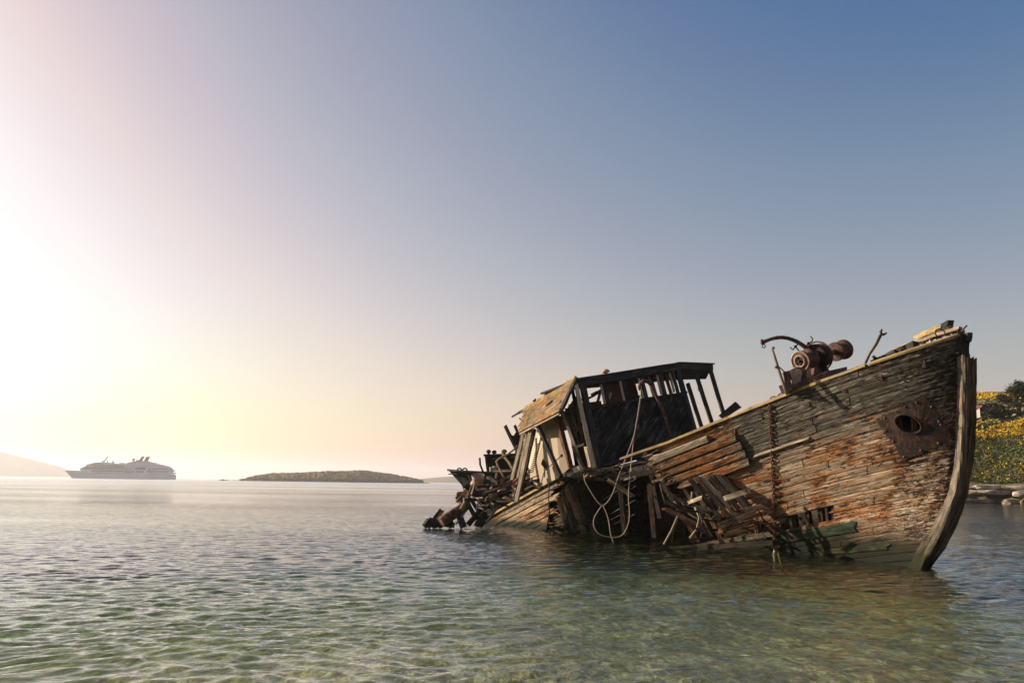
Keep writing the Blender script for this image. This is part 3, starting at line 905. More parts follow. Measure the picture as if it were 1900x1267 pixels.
# ---- hawse hole with its rusted plate
def hawse():
    c_u, c_v = HAWSE_UV
    outl = [(1626, 781), (1650, 768), (1677, 754), (1700, 742), (1718, 734), (1727, 746), (1745, 775), (1765, 807), (1758, 821), (1716, 838), (1674, 855), (1663, 829), (1651, 814), (1638, 797)]
    n = 56
    def out_at(a):
        # where a ray from the hole meets the plate's outline
        dx, dy = math.cos(a), math.sin(a); best = 60
        for (x1, y1), (x2, y2) in zip(outl, outl[1:] + outl[:1]):
            x1, y1, x2, y2 = x1 - 1686, y1 - 786, x2 - 1686, y2 - 786
            den = dx * (y2 - y1) - dy * (x2 - x1)
            if abs(den) < 1e-9: continue
            t = (x1 * (y2 - y1) - y1 * (x2 - x1)) / den
            s = (x1 * dy - y1 * dx) / den
            if t > 0 and -1e-6 <= s <= 1 + 1e-6: best = min(best, t) if best != 60 else t
        q = 1 + .10 * noise.noise(Vector((math.cos(a) * 3, math.sin(a) * 3, 2.0)))
        return (1686 + dx * best * q, 786 + dy * best * q)
    def hole_at(a, k=1.0):
        ex, ey = 25 * k * math.cos(a), 15 * k * math.sin(a)
        t = math.radians(24)
        return (1686 + ex * math.cos(t) - ey * math.sin(t), 786 + ex * math.sin(t) + ey * math.cos(t))
    rings = []
    for k, off in ((1.0, 0.022), (0.6, 0.03), (0.25, 0.04)):
        ring = []
        for i in range(n):
            a = 2 * math.pi * i / n
            o, h = out_at(a), hole_at(a)
            x, y = h[0] + (o[0] - h[0]) * k, h[1] + (o[1] - h[1]) * k
            u, v = uv_of(x, y, bow_px, (0.15, 0.4))
            ring.append(bow(u, v) + surf_n(bow, u, v) * (off + rnd(-.003, .003)))
        rings.append(ring)
    nrm = surf_n(bow, c_u, c_v)
    def hole_ring(k, off):
        r = []
        for i in range(n):
            x, y = hole_at(2 * math.pi * i / n, k)
            u, v = uv_of(x, y, bow_px, (0.15, 0.4))
            r.append(bow(u, v) + nrm * off)
        return r
    mb = MB(); vs = []; fs = []
    back = [p - nrm * 0.06 for p in rings[0]]
    allr = [back] + rings + [hole_ring(1.08, 0.05)]
    for r_ in allr: vs += r_
    for q in range(len(allr) - 1):
        for i in range(n):
            a, b = q * n + i, q * n + (i + 1) % n
            fs.append((a, b, b + n, a + n))
    mb.add(vs, fs); plate = mb.build('hawse_plate', M_RUSTDARK, wreck)
    plate['label'] = 'black-red rusted plate around the anchor hole'
    mb = MB(); vs, fs = [], []
    lip = [hole_ring(1.10, 0.03), hole_ring(1.10, 0.06), hole_ring(1.04, 0.075), hole_ring(0.96, 0.06), hole_ring(0.92, 0.0), hole_ring(0.86, -0.35), hole_ring(0.7, -0.75)]
    for r_ in lip: vs += r_
    for q in range(len(lip) - 1):
        for i in range(n):
            a, b = q * n + i, q * n + (i + 1) % n
            fs.append((a, b, b + n, a + n))
    mb.add(vs, fs, None, True); mb.build('hawse_pipe', M_RUSTDARK, plate)
    for i in range(0, n, 5):
        o, h = out_at(2 * math.pi * i / n), hole_at(2 * math.pi * i / n)
        u, v = uv_of(h[0] + (o[0] - h[0]) * .86, h[1] + (o[1] - h[1]) * .86, bow_px, (0.15, 0.4))
        MB().lathe(bow(u, v) + surf_n(bow, u, v) * .02, surf_n(bow, u, v), [(0, .028), (.018, .026), (.028, .012), (.03, 0)], 8).build('bolt', M_RUSTY, plate)
    return plate
hawse()

# ---- the torn side of the bow: fallen planks, bent frames and weed at the waterline
torn = rib(bow, 0.93, 0.24, 1.0, -0.10, 0.16, 0.16, M_FRAME, wreck, name='torn_side')
random.seed(33)
def timber(a, b, Ya, Yb, w, h, mat, parent, name='timber', **kw):
    kw.setdefault('seg', 4); kw.setdefault('warp', 0.012); kw.setdefault('rag', 0.04)
    return MB().beam(P(*a, Ya), P(*b, Yb), w, h, **kw).build(name, mat, parent)
# leaning frames showing in the gap
for i, (a, b, mt) in enumerate((((1292, 884), (1352, 958), M_FRAME), ((1303, 884), (1366, 956), M_BARE), ((1316, 880), (1376, 950), M_FRAME), ((1330, 878), (1388, 946), M_BARE), ((1281, 889), (1338, 964), M_INNER), ((1322, 884), (1370, 944), M_FRAME), ((1340, 880), (1392, 942), M_FRAME))):
    timber(a, b, 22.0, 21.6, 0.10, 0.12, mt, torn, 'frame', warp=0.02)
for (a, b, w, mt) in (((1346, 924), (1384, 912), 0.13, M_BARE), ((1338, 975), (1396, 950), 0.16, M_BROWN), ((1336, 984), (1400, 966), 0.12, M_RUST), ((1372, 950), (1420, 938), 0.16, M_BROWN), ((1350, 968), (1430, 948), 0.10, M_STERN), ((1278, 932), (1300, 924), 0.10, M_BARE)):
    timber(a, b, 21.3, 21.0, 0.06, w, mt, torn, 'broken_plank', rag=0.10, up=(0.2, 0, 1))
for (a, b, w, mt) in (((1236, 930), (1296, 955), 0.12, M_INNER), ((1232, 942), (1310, 982), 0.12, M_REDWOOD), ((1238, 948), (1300, 984), 0.06, M_INNER), ((1250, 930), (1290, 960), 0.05, M_FRAME), ((1240, 916), (1282, 936), 0.16, M_INNER), ((1274, 930), (1322, 955), 0.14, M_TAR)):
    timber(a, b, 22.6, 22.2, 0.05, w, mt, torn, 'broken_plank', rag=0.10)
for pts, rr, mt in (([(1285, 912), (1283, 932), (1296, 928)], .035, M_BARE), ([(1290, 940), (1298, 960), (1293, 982), (1280, 998)], .04, M_BARE), ([(1298, 956), (1299, 972), (1289, 986), (1282, 999)], .03, M_STERN), ([(1258, 957), (1246, 985), (1232, 1010)], .03, M_BARE), ([(1262, 950), (1250, 983), (1246, 1006)], .02, M_FRAME), ([(1225, 898), (1232, 925), (1236, 936)], .03, M_FRAME)):
    MB().tube([P(x, y, 21.9) for x, y in pts], rr, 6, lump=0.25).build('bent_frame', mt, torn)
for i in range(48):
    x = rnd(1235, 1430); t = (x - 1235) / 195
    y = rnd(905 + 55 * t, 1008)
    if rnd(0, 1) < 0.35 and t > 0.5: continue
    p = P(x, y, rnd(22.0, 23.2) - 1.2 * t)
    an = rnd(0, 6.28)
    MB().beam(p, p + Vector((math.cos(an) * .45, rnd(-.2, .2), math.sin(an) * .3)), rnd(.015, .06), rnd(.02, .08), seg=3, warp=.025, rag=.07, taper=rnd(.2, .8)).build('splinter', random.choice([M_INNER, M_INNER, M_INNER, M_INNER, M_FRAME, M_TAR]), torn)
for i in range(16):
    v = rnd(0.27, 0.62); u0 = 0.70 + 0.10 * abs(noise.noise(Vector((v * 9, 1, 2)))) + rnd(0, .04)
    plank(bow, u0, u0 + rnd(.05, .16), v, v + rnd(.012, .032), M_HULLSKIN, bow_hull, out=rnd(-.03, .03), seg=6, rag0=0.03, rag1=0.06, wear=1.5, skin=True, cols=5, name='torn_plank')
# low planks at the waterline, left of the green strake
timber((1244, 1016), (1322, 1010), 22.4, 21.7, 0.10, 0.07, M_STERN, torn, 'broken_plank', rag=0.05)
timber((1300, 1016), (1440, 1006), 21.9, 20.3, 0.30, 0.12, M_INNER, torn, 'broken_plank')
timber((1318, 1008), (1432, 990), 22.0, 20.5, 0.14, 0.12, M_FRAME, torn, 'broken_plank', rag=.12)
for (x0, y0, x1, y1, hv) in ((1594, 976, 1438, 1000, .030), (1655, 1014, 1512, 1026, .018)):
    (ua, va), (ub, vb) = uv_of(x0, y0, bow_px), uv_of(x1, y1, bow_px)
    def green_run(u, v, ua=ua, va=va, ub=ub, vb=vb): return bow(u, v + va + (vb - va) * (u - ua) / (ub - ua))
    plank(green_run, ua, ub, -hv, hv, M_GREEN if hv > .02 else M_OLIVE, bow_hull, out=0.03, thick=0.05, seg=14, rag0=0.03, rag1=0.03, wear=1.0)

# ================================================================ far side, decks, stern
random.seed(51)
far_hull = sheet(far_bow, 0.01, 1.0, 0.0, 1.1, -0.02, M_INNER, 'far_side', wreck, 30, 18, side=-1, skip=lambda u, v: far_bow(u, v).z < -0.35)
far_hull['label'] = 'dark inner face of the far side of the hull'
sheet(far_mid, -0.06, 1.06, -0.02, 1.15, 0.09, M_INNER, 'lining', far_hull, 14, 12, side=-1)
for k in range(13):
    plank(far_mid, -0.04, 1.04, k / 13, (k + 1) / 13, M_INNER, far_hull, seg=10, gap=0.05, side=-1, out=rnd(-.01, .01))
for i in range(9):
    rib(far_mid, 0.06 + i * 0.11, 0.02, 1.05, -0.06, 0.13, 0.14, M_INNER, far_hull, side=-1)
for k in range(9):
    plank(far_stern, -0.02, 1.0, k / 9, (k + 1) / 9, M_INNER, far_hull, seg=8, gap=0.04, side=-1)

def deck(S, SF, u0, u1, n, v, name, mat, parent, seg=8):
    """Fore-and-aft deck boards between the two sides."""
    objs = []
    for k in range(n):
        a, b = k / n + 0.004, (k + 1) / n - 0.004
        mb = MB(); vs, fs, uvs = [], [], []
        uo = rnd(0, 30)
        for i in range(seg + 1):
            u = u0 + (u1 - u0) * i / seg
            p, q = S(u, v), SF(u, v)
            for t in (a, b):
                c = p.lerp(q, t) + Vector((0, 0, 0.10 * math.sin(math.pi * t)))
                vs += [c, c - Vector((0, 0, 0.05))]
        for i in range(seg):
            o = i * 4
            for f in ((0, 2, 6, 4), (1, 5, 7, 3), (0, 4, 5, 1), (2, 3, 7, 6)):
                fs.append(tuple(o + x for x in f)); uvs.append(((uo + i, k), (uo + i, k + .15), (uo + i + 1, k + .15), (uo + i + 1, k)))
        mb.add(vs, fs, uvs)
        objs.append(mb.build(name, mat, parent))
    return objs
foredeck = MB().beam(bow(0.5, 0.07), far_bow(0.5, 0.07), 0.16, 0.18).build('foredeck', M_INNER, wreck)
deck(bow, far_bow, 0.02, 0.96, 14, 0.03, 'deck_board', M_INNER, foredeck)
for u in (0.12, 0.26, 0.38, 0.62, 0.74, 0.86, 0.94):
    MB().beam(bow(u, 0.07), far_bow(u, 0.07), 0.14, 0.16).build('deck_beam', M_INNER, foredeck)

# stern half, sinking towards the left
stern_hull = sheet(stern, 0.03, 1.02, 0.03, 1.1, -0.20, M_INNER, 'stern_hull', wreck, 20, 10, skip=lambda u, v: stern(u, v).z < -0.3)
stern_hull['label'] = 'sunlit orange and cream planks of the sunken stern'
for k in range(10):
    v0, v1 = k / 10, (k + 1) / 10
    s0 = 0.02 + (0.04 + 0.12 * abs(math.sin(k * 1.7)) if k else 0.0)
    cuts = [s0, rnd(0.36, 0.55), rnd(0.7, 0.85), 1.03]
    for i in range(3):
        plank(stern, cuts[i] + 0.001, cuts[i + 1] - 0.001, v0, v1, M_STERNSKIN, stern_hull, skin=True, out=rnd(-.012, .012), seg=8, rag0=0.05 if i == 0 else 0.002, gap=0.07, wear=1.5, tilt=rnd(.005, .02))
for i in range(4):
    MB().beam(stern(i * 0.25, 0) + Vector((0, 0, .03)), stern((i + 1) * 0.25, 0) + Vector((0, 0, .03)), 0.16, 0.08, seg=3, warp=.008, rag=.02).build('rail', M_RAIL, stern_hull)
# frames standing bare at the break
for i, (a, b, mt) in enumerate((((1051, 906), (1080, 974), M_STERN), ((1044, 912), (1066, 980), M_FRAME), ((1060, 900), (1092, 985), M_FRAME), ((1036, 920), (1052, 985), M_STERN), ((1068, 890), (1108, 988), M_INNER), ((1082, 940), (1122, 1000), M_OLIVE), ((1092, 930), (1112, 986), M_INNER))):
    timber(a, b, SY0 + 0.1, SY0 + 0.25, 0.12, 0.14, mt, stern_hull, 'frame', warp=0.03, rag=0.10)
for i in range(40):
    v = rnd(0.03, 0.85); u = 0.04 + 0.10 * abs(math.sin(v * 17)) + rnd(-.03, .03)
    p = stern(u, v) + surf_n(stern, u, v) * rnd(-.05, .06)
    MB().beam(p, p + (stern(u - .1, v) - stern(u, v)).normalized() * rnd(.1, .35) + Vector((0, 0, rnd(-.1, .05))), rnd(.015, .05), rnd(.015, .06), taper=.3, rag=.03).build('splinter', random.choice([M_BARE, M_STERN, M_STERN, M_FRAME]), stern_hull)
deck(stern, far_stern, 0.0, 1.0, 9, 0.10, 'deck_board', M_INNER, stern_hull, 5)
for i in range(30):
    x = rnd(1005, 1100); p = P(x, rnd(982, 1002), SY0 - rnd(0.2, 0.9))
    MB().beam(p, p + Vector((rnd(-.4, .4), rnd(-.3, .3), rnd(-.2, .2))), rnd(.05, .16), rnd(.04, .14), rag=.06, taper=rnd(.4, 1), seg=2, warp=.03).build('splinter', random.choice([M_OLIVE, M_INNER, M_OLIVE, M_STERN]), stern_hull)

# deck edge left hanging across the gap, under the wheelhouse
mid = timber((1062, 884), (1180, 862), 26.2, 25.6, 0.16, 0.16, M_FRAME, wreck, 'mid_deck')
mid['label'] = 'dark splintered deck edge hanging over the gap in the hull'
for (a, b, Ya, Yb, w, h, mt) in (
    ((1100, 873), (1180, 861), 26.0, 25.4, 0.10, 0.07, M_RAIL), ((1078, 882), (1120, 890), 26.0, 25.8, 0.10, 0.09, M_ROOF), ((1136, 872), (1158, 876), 25.6, 25.5, .2, .16, M_ROOF),
    ((1064, 873), (1080, 866), 26.3, 26.2, 0.16, 0.16, M_CREAM), ((1100, 880), (1240, 846), 25.9, 24.6, 0.12, 0.16, M_INNER), ((1120, 884), (1244, 858), 25.8, 24.4, 0.10, 0.16, M_TAR),
    ((1140, 888), (1246, 868), 25.6, 24.3, 0.10, 0.16, M_INNER), ((1150, 866), (1226, 848), 25.4, 24.5, .05, .07, M_TAR), ((1128, 890), (1174, 921), 25.2, 24.8, 0.06, 0.13, M_FRAME), ((1160, 889), (1182, 884), 25, 24.8, .05, .06, M_BARE),
    ((1210, 880), (1226, 960), 24.2, 24.0, 0.14, 0.14, M_INNER), ((1150, 890), (1160, 990), 26.0, 26.3, 0.16, 0.16, M_INNER), ((1206, 894), (1216, 1000), 25.0, 25.2, 0.16, 0.16, M_INNER), ((1212, 893), (1228, 888), 23.6, 23.4, .05, .08, M_FRAME)):
    timber(a, b, Ya, Yb, w, h, mt, mid, 'deck_timber', rag=.08)
for i in range(34):
    x = rnd(1070, 1235); y = 882 - (x - 1070) * 0.19 + rnd(-4, 14)
    p = P(x, y, rnd(24.8, 26) - (x - 1070) * 0.006)
    MB().beam(p, p + Vector((rnd(-.5, .5), rnd(-.2, .2), rnd(-.15, .1))), rnd(.03, .07), rnd(.03, .09), rag=.06, taper=rnd(.4, 1), seg=2, warp=.02).build('splinter', random.choice([M_TAR, M_INNER, M_INNER, M_TAR, M_RAIL]), mid)
WH_DECK = [P(1068, 878, 26.3), P(1300, 815, 28.2), P(1240, 815, 33.0), P(1000, 880, 31.0)]
MB().prism(WH_DECK, (0, 0, -0.10)).build('deck_sheet', M_INNER, mid)

# ================================================================ wheelhouse
random.seed(61)
YL, YR = 26.3, 28.3             # depth of the front's near and far edge
def FR(s, t, off=0.0):
    """Wheelhouse front: s 0..1 from near to far edge, t 0 at the eave, 1 at the deck."""
    tl, tr, bl, br = (1072, 704), (1258, 675), (1104, 868), (1300, 822)
    x = (tl[0] * (1 - s) + tr[0] * s) * (1 - t) + (bl[0] * (1 - s) + br[0] * s) * t
    y = (tl[1] * (1 - s) + tr[1] * s) * (1 - t) + (bl[1] * (1 - s) + br[1] * s) * t
    return P(x, y, YL + (YR - YL) * s + off)
FN = (FR(1, 0.5) - FR(0, 0.5)).cross(FR(0.5, 1) - FR(0.5, 0)).normalized()
if FN.y > 0: FN = -FN
BACK = -FN
house = MB().prism([FR(-0.005, -0.012), FR(1.0, -0.012), P(1322, 674.5, 30.2), P(1310, 700, 32.0), FR(1, -0.02) + BACK * 3.0, FR(0, -0.02) + BACK * 2.6], (0, 0, -0.07)).build('wheelhouse', M_TAR, wreck)
house['label'] = 'black wheelhouse with glassless windows and tarred front'
up_f = (FR(0.5, 0) - FR(0.5, 1)).normalized()
def fbar(s0, t0, s1, t1, w, h, mt, name, off=0.0, **kw):
    kw.setdefault('seg', 4); kw.setdefault('warp', 0.006); kw.setdefault('rag', 0.015)
    return MB().beam(FR(s0, t0) + FN * off, FR(s1, t1) + FN * off, w, h, up=FN, **kw).build(name, mt, house)
fbar(0.0, 0.045, 1.0, 0.045, 0.20, 0.06, M_TAR, 'fascia', 0.07)
fbar(0.0, -0.004, 1.0, -0.004, 0.05, 0.10, M_TAR, 'fascia', 0.10)
fbar(0.0, 0.325, 1.0, 0.36, 0.06, 0.08, M_TAR, 'window_sill', 0.05)
fbar(0.0, 0.985, 1.0, 0.985, 0.10, 0.08, M_TAR, 'foot_rail', 0.03)
fbar(0.035, 0.05, 0.035, 0.98, 0.22, 0.10, M_TAR, 'corner_post', 0.01)
fbar(0.975, 0.05, 0.975, 0.98, 0.18, 0.10, M_TAR, 'corner_post', 0.01)
for s, w, mt in ((0.245, 0.10, M_TAR), (0.435, 0.10, M_TAR), (0.618, 0.11, M_TAR), (0.80, 0.12, M_TAR), (0.925, 0.09, M_TAR)):
    fbar(s, 0.06, s - 0.002, 0.345, w, 0.09, mt, 'mullion', 0.0)
    MB().beam(FR(s - 0.022, 0.09) + BACK * 0.06, FR(s - 0.024, 0.33) + BACK * 0.06, 0.05, 0.08, up=FN, rag=.02).build('window_trim', M_CREAM, house)
MB().prism([FR(0.01, 0.34) + BACK * .05, FR(0.99, 0.36) + BACK * .05, FR(0.99, 0.99) + BACK * .05, FR(0.01, 0.99) + BACK * .05], BACK * .03).build('front_lining', M_TAR, house)
edges = [0.0, 0.13, 0.315, 0.50, 0.69, 0.86, 1.0]
for i, (a, b) in enumerate(zip(edges[:-1], edges[1:])):
    g = 0.003
    vs = []
    nx, ny = 4, 7
    mb = MB(); fs = []
    bow_o = rnd(-0.008, 0.016)
    for iy in range(ny + 1):
        for ix in range(nx + 1):
            s = a + g + (b - a - 2 * g) * ix / nx; t = 0.345 + 0.01 * s + 0.635 * iy / ny
            o = bow_o * math.sin(math.pi * ix / nx) + rnd(-.005, .005)
            vs.append(FR(s, t) + FN * (0.02 + o + 0.006 * (i % 2)))
    nvv = len(vs)
    vs += [v + BACK * 0.03 for v in vs]
    W_ = nx + 1
    for iy in range(ny):
        for ix in range(nx):
            p = iy * W_ + ix
            fs += [(p, p + 1, p + 1 + W_, p + W_), (nvv + p + W_, nvv + p + 1 + W_, nvv + p + 1, nvv + p)]
    for ix in range(nx):
        p = ix; q = ny * W_ + ix
        fs += [(p + 1, p, nvv + p, nvv + p + 1), (q, q + 1, nvv + q + 1, nvv + q)]
    for iy in range(ny):
        p = iy * W_; q = p + nx
        fs += [(p, p + W_, nvv + p + W_, nvv + p), (q + W_, q, nvv + q, nvv + q + W_)]
    pn = mb.add(vs, fs, None, True).build('panel', M_SHEET, house)
    # a row of nail heads down each joint
    if i:
        mb = MB()
        for q in range(34):
            t = 0.37 + 0.60 * q / 33 + rnd(-.002, .002)
            c = FR(a + 0.008, t) + FN * 0.040
            mb.lathe(c, FN, [(0, 0.008), (0.006, 0.006), (0.008, 0.0)], 5)
        nb = mb.build('nail_row', M_RUSTY, pn); nb['kind'] = 'stuff'

# the open far corner: eave and bare posts
MB().beam(FR(1.0, 0.02) + FN * .03, P(1321, 682, 30.2), 0.10, 0.22, seg=3, rag=.01).build('fascia', M_TAR, house)
MB().beam(FR(1.0, -0.012) + FN * .05, P(1323, 675, 30.2), 0.16, 0.05, seg=3, rag=.01).build('fascia', M_TAR, house)
MB().prism([FR(0.98, 0.06), P(1320, 687, 30.2), P(1300, 700, 31.5), FR(0.9, 0.06) + BACK * 1.5], (0, 0, 0.04)).build('soffit', M_INNER, house)
for (a, b, Y, w, mt) in (((1276, 712), (1304, 800), 28.6, 0.12, M_TAR), ((1291, 693), (1326, 800), 29.3, 0.14, M_TAR), ((1318, 686), (1348, 785), 30.1, 0.15, M_TAR)):
    timber(a, b, Y, Y, w, 0.13, mt, house, 'post', warp=.006)
MB().beam(P(1296, 718, 29.2), P(1298, 726, 29.2), .09, .05, rag=.01).build('bracket', M_RAIL, house)

# mushroom vent on the roof
c = FR(0.335, -0.02) + BACK * 0.3
MB().lathe(c - up_f * .05, up_f, [(0, .05), (.10, .05), (.11, .15), (.17, .14), (.22, .09), (.24, .0)], 16).build('roof_vent', M_CREAM, house)

# what shows through the windows: back wall boards, lit frames, broken shelves
for (s0, s1, t0, t1, d, mt, nm) in ((0.45, 0.66, 0.05, 0.36, 1.3, M_REDWOOD, 'back_board'), (0.66, 0.80, 0.05, 0.36, 1.5, M_REDWOOD, 'back_board'), (0.02, 0.30, 0.27, 0.5, 1.6, M_BARE, 'back_board'), (0.20, 0.5, 0.20, 0.5, 2.0, M_FRAME, 'back_board')):
    MB().prism([FR(s0, t0) + BACK * d, FR(s1, t0 + .02) + BACK * d, FR(s1, t1) + BACK * d, FR(s0, t1) + BACK * d], BACK * 0.04).build(nm, mt, house)
for (s, t0, t1, d, w, mt) in ((0.84, 0.06, 0.36, 0.9, 0.09, M_CREAM), (0.88, 0.06, 0.36, 1.0, 0.07, M_ROOF), (0.90, 0.06, 0.36, 0.7, 0.12, M_INNER), (0.955, 0.06, 0.36, 0.6, 0.10, M_ROOF), (0.70, 0.08, 0.36, 1.0, 0.07, M_FRAME), (0.16, 0.20, 0.36, 0.9, .06, M_REDWOOD), (0.10, 0.24, 0.36, 0.9, .12, M_CREAM), (0.19, .25, .38, 1.0, .05, M_CREAM)):
    MB().beam(FR(s, t0) + BACK * d, FR(s + .01, t1 + .1) + BACK * d, w, .08, up=FN, rag=.02, seg=2, warp=.008).build('inner_post', mt, house)
for (s0, t0, s1, t1, d, mt) in ((0.05, 0.245, 0.22, 0.17, 1.0, M_ROOF), (0.22, .20, .42, .12, 1.1, M_INNER), (0.28, 0.38, 0.41, 0.18, 0.7, M_CREAM), (0.24, .36, .33, .13, 0.8, M_REDWOOD), (0.45, .32, .66, .29, .6, M_INNER), (.45, .345, .60, .33, .5, M_TAR), (.30, .15, .44, .10, 1.2, M_CREAM), (.22, .30, .42, .34, .9, M_FRAME)):
    MB().beam(FR(s0, t0) + BACK * d, FR(s1, t1) + BACK * d, .07, .09, up=FN, rag=.04, seg=3, warp=.02).build('fallen_batten', mt, house)

# near side of the house: corner lit by the sun, doorway, cream wall, sloping roof
def SB(a, b, Ya, Yb, w, h, mt, name, parent=None, **kw):
    return timber(a, b, Ya, Yb, w, h, mt, parent or side, name, **kw)
side = MB().prism([P(1005, 784, 29.6), P(1030, 773, 28.4), P(1056, 868, 27.8), P(1040, 884, 28.0), P(1000, 905, 29.2), P(974, 900, 30.0)], (0.10, 0.12, 0)).build('deckhouse_side', M_CREAM, wreck)
side['label'] = 'cream-painted deckhouse wall catching the low sun'
for i in range(7):
    t = i / 6
    a = (1004 + 25 * t, 783.5 - 10 * t); b = (978 + 77 * t, 902 - 32 * t)
    SB(a, b, 29.55 - 1.15 * t, 29.9 - 2.0 * t, 0.335, 0.03, M_CREAM, 'wall_board', warp=0.004, up=N_NEAR, rag=.02)
for (a, b, Ya, Yb, w, h, mt, nm) in (
    ((1069, 714), (1103, 868), 26.25, 26.2, 0.16, 0.14, M_CREAM, 'corner_board'),
    ((1062, 722), (1092, 866), 26.7, 26.5, 0.08, 0.10, M_INNER, 'door_post'),
    ((1044, 764), (1082, 872), 27.0, 26.6, 0.10, 0.10, M_BARE, 'door_post'),
    ((1050, 758), (1078, 830), 26.8, 26.6, 0.14, 0.06, M_INNER, 'door_board'),
    ((1036, 773), (1059, 866), 27.6, 27.3, 0.26, 0.06, M_REDWOOD, 'door_board'),
    ((1056, 750), (1072, 800), 27.0, 26.9, 0.16, 0.05, M_REDWOOD, 'door_board'),
    ((1062, 826), (1086, 872), 26.5, 26.3, 0.09, 0.08, M_TAR, 'door_post'),
    ((1062, 832), (1082, 824), 26.5, 26.4, 0.07, 0.07, M_BARE, 'door_rail'),
    ((1088, 830), (1096, 866), 26.3, 26.2, 0.14, 0.10, M_CREAM, 'corner_board'),
    ((1028, 772), (1060, 868), 28.0, 27.6, 0.14, 0.08, M_BARE, 'door_post')):
    SB(a, b, Ya, Yb, w, h, mt, nm)
MB().prism([P(1050, 760, 28.4), P(1072, 730, 27.8), P(1100, 860, 27.6), P(1068, 872, 28.2)], (0.05, 0.15, 0)).build('inner_wall', M_INNER, side)
# roof slope
roof = [P(1067, 701, 26.4), P(1039, 760, 26.1), P(965, 799, 29.6), P(974, 757, 30.2)]
nr_ = (roof[1] - roof[0]).cross(roof[3] - roof[0]).normalized()
if nr_.z < 0: nr_ = -nr_
slope = MB().prism(roof, nr_ * -0.04).build('side_roof', M_ROOF, side)
nb = 9
for i in range(nb):
    t0, t1 = i / nb + .006, (i + 1) / nb - .006
    a0, b0 = roof[0].lerp(roof[1], t0), roof[0].lerp(roof[1], t1)
    a1, b1 = roof[3].lerp(roof[2], t0), roof[3].lerp(roof[2], t1)
    e = 1 + rnd(-.03, .06) + (0.10 if i == 0 else 0)
    a1, b1 = a0 + (a1 - a0) * e, b0 + (b1 - b0) * (e + rnd(-.05, .05))
    mb = MB(); vs = [a0, b0, b1, a1]; vs = [v + nr_ * (.025 + rnd(-.006, .006)) for v in vs] + [v + nr_ * 0.004 for v in vs]
    L = (a1 - a0).length; o = rnd(0, 40)
    uvt = ((o, 0), (o, .16), (o + L, .16), (o + L, 0))
    mb.add(vs, [(0, 1, 2, 3), (7, 6, 5, 4), (0, 4, 5, 1), (1, 5, 6, 2), (2, 6, 7, 3), (3, 7, 4, 0)], [uvt] * 6).build('roof_board', M_ROOF, slope)
for (a, b, Ya, Yb, w, h, mt, nm) in (
    ((1070, 701), (1041, 762), 26.3, 26.0, 0.13, 0.09, M_TAR, 'barge_board'), ((1040, 760), (964, 800), 26.0, 29.6, 0.09, 0.09, M_ROOF, 'eave_board'), ((1038, 766), (966, 804), 26.2, 29.6, 0.07, 0.10, M_BARE, 'eave_board'),
    ((1068, 699), (974, 756), 26.5, 30.3, 0.07, 0.06, M_RAIL, 'ridge_board'), ((978, 756), (950, 773), 30.1, 31.0, 0.05, 0.06, M_TAR, 'ridge_board'), ((1008, 770), (1030, 752), 27.9, 26.9, 0.05, 0.06, M_TAR, 'batten'), ((1004, 771), (1040, 744), 28, 26.4, 0.05, 0.05, M_BARE, 'batten'), ((1014, 752), (1024, 744), 27.7, 27.3, 0.06, 0.04, M_TAR, 'batten'),
    ((964, 776), (974, 784), 30.2, 30.2, .04, .05, M_TAR, 'batten'), ((960, 768), (972, 762), 30.4, 30.3, .05, .05, M_BARE, 'batten'), ((990, 746), (994, 742), 29.4, 29.4, .12, .12, M_TAR, 'batten')):
    timber(a, b, Ya, Yb, w, h, mt, slope, nm)
# timbers propped against the cream wall
for (a, b, Ya, Yb, w, h, mt) in (
    ((998, 790), (1041, 885), 28.3, 27.4, 0.15, 0.10, M_TAR), ((986, 796), (958, 932), 29.0, 28.4, 0.15, 0.09, M_BARE), ((979, 800), (952, 928), 29.3, 28.8, 0.10, 0.08, M_BARE), ((993, 795), (974, 880), 29.2, 28.9, 0.08, 0.08, M_INNER),
    ((970, 806), (950, 890), 29.9, 29.5, 0.14, 0.05, M_BARE), ((975, 803), (972, 850), 29.6, 29.6, 0.09, 0.07, M_FRAME)):
    SB(a, b, Ya, Yb, w, h, mt, 'prop')
for i in range(14):
    y = 822 + i * 4.0; x = 1003 - i * 1.0
    SB((x, y), (x - 7, y + 2.5), 29.0, 29.1, 0.035, 0.03, M_TAR, 'louvre', seg=1, rag=0)
SB((1006, 856), (1016, 868), 28.55, 28.4, 0.22, 0.03, M_INNER, 'hatch', seg=1, up=N_NEAR)
MB().tube([P(1042, 845, 27.6), P(1010, 874, 28.2), P(1005, 893, 28.3)], 0.018, 6).build('hand_rail', M_RUSTY, side)
MB().lathe(P(1042, 845, 27.6), FN, [(-.05, .03), (0, .055), (.05, .03)], 10).build('knob', M_TAR, side)

# ================================================================ windlass on the foredeck
random.seed(71)
AX = (P(1563, 649, 20.6) - P(1485, 670, 19.5)).normalized()
D0 = P(1485, 670, 19.5)
windlass = MB()
base = [P(1462, 728, 19.3), P(1540, 698, 19.0), P(1572, 690, 20.4), P(1490, 712, 20.9)]
windlass.prism(base, (0, 0, 0.14))
windlass = windlass.build('windlass', M_RUSTY, wreck)
windlass['label'] = 'rusty windlass with drums and gear on the foredeck'
AXL = (P(1563, 649, 20.6) - D0).length
def drum(c, ax, r, L, name, mat=M_RUSTY):
    MB().lathe(c, ax, [(-.012, r * .0), (-.012, r * .93), (0, r), (.05, r), (.07, r * .80), (L * .3, r * .66), (L * .6, r * .66), (L - .07, r * .84), (L - .05, r * 1.0), (L, r * 1.0), (L, r * .2)], 32).build(name, mat, windlass)
drum(D0, AX, 0.255, 0.40, 'drum')
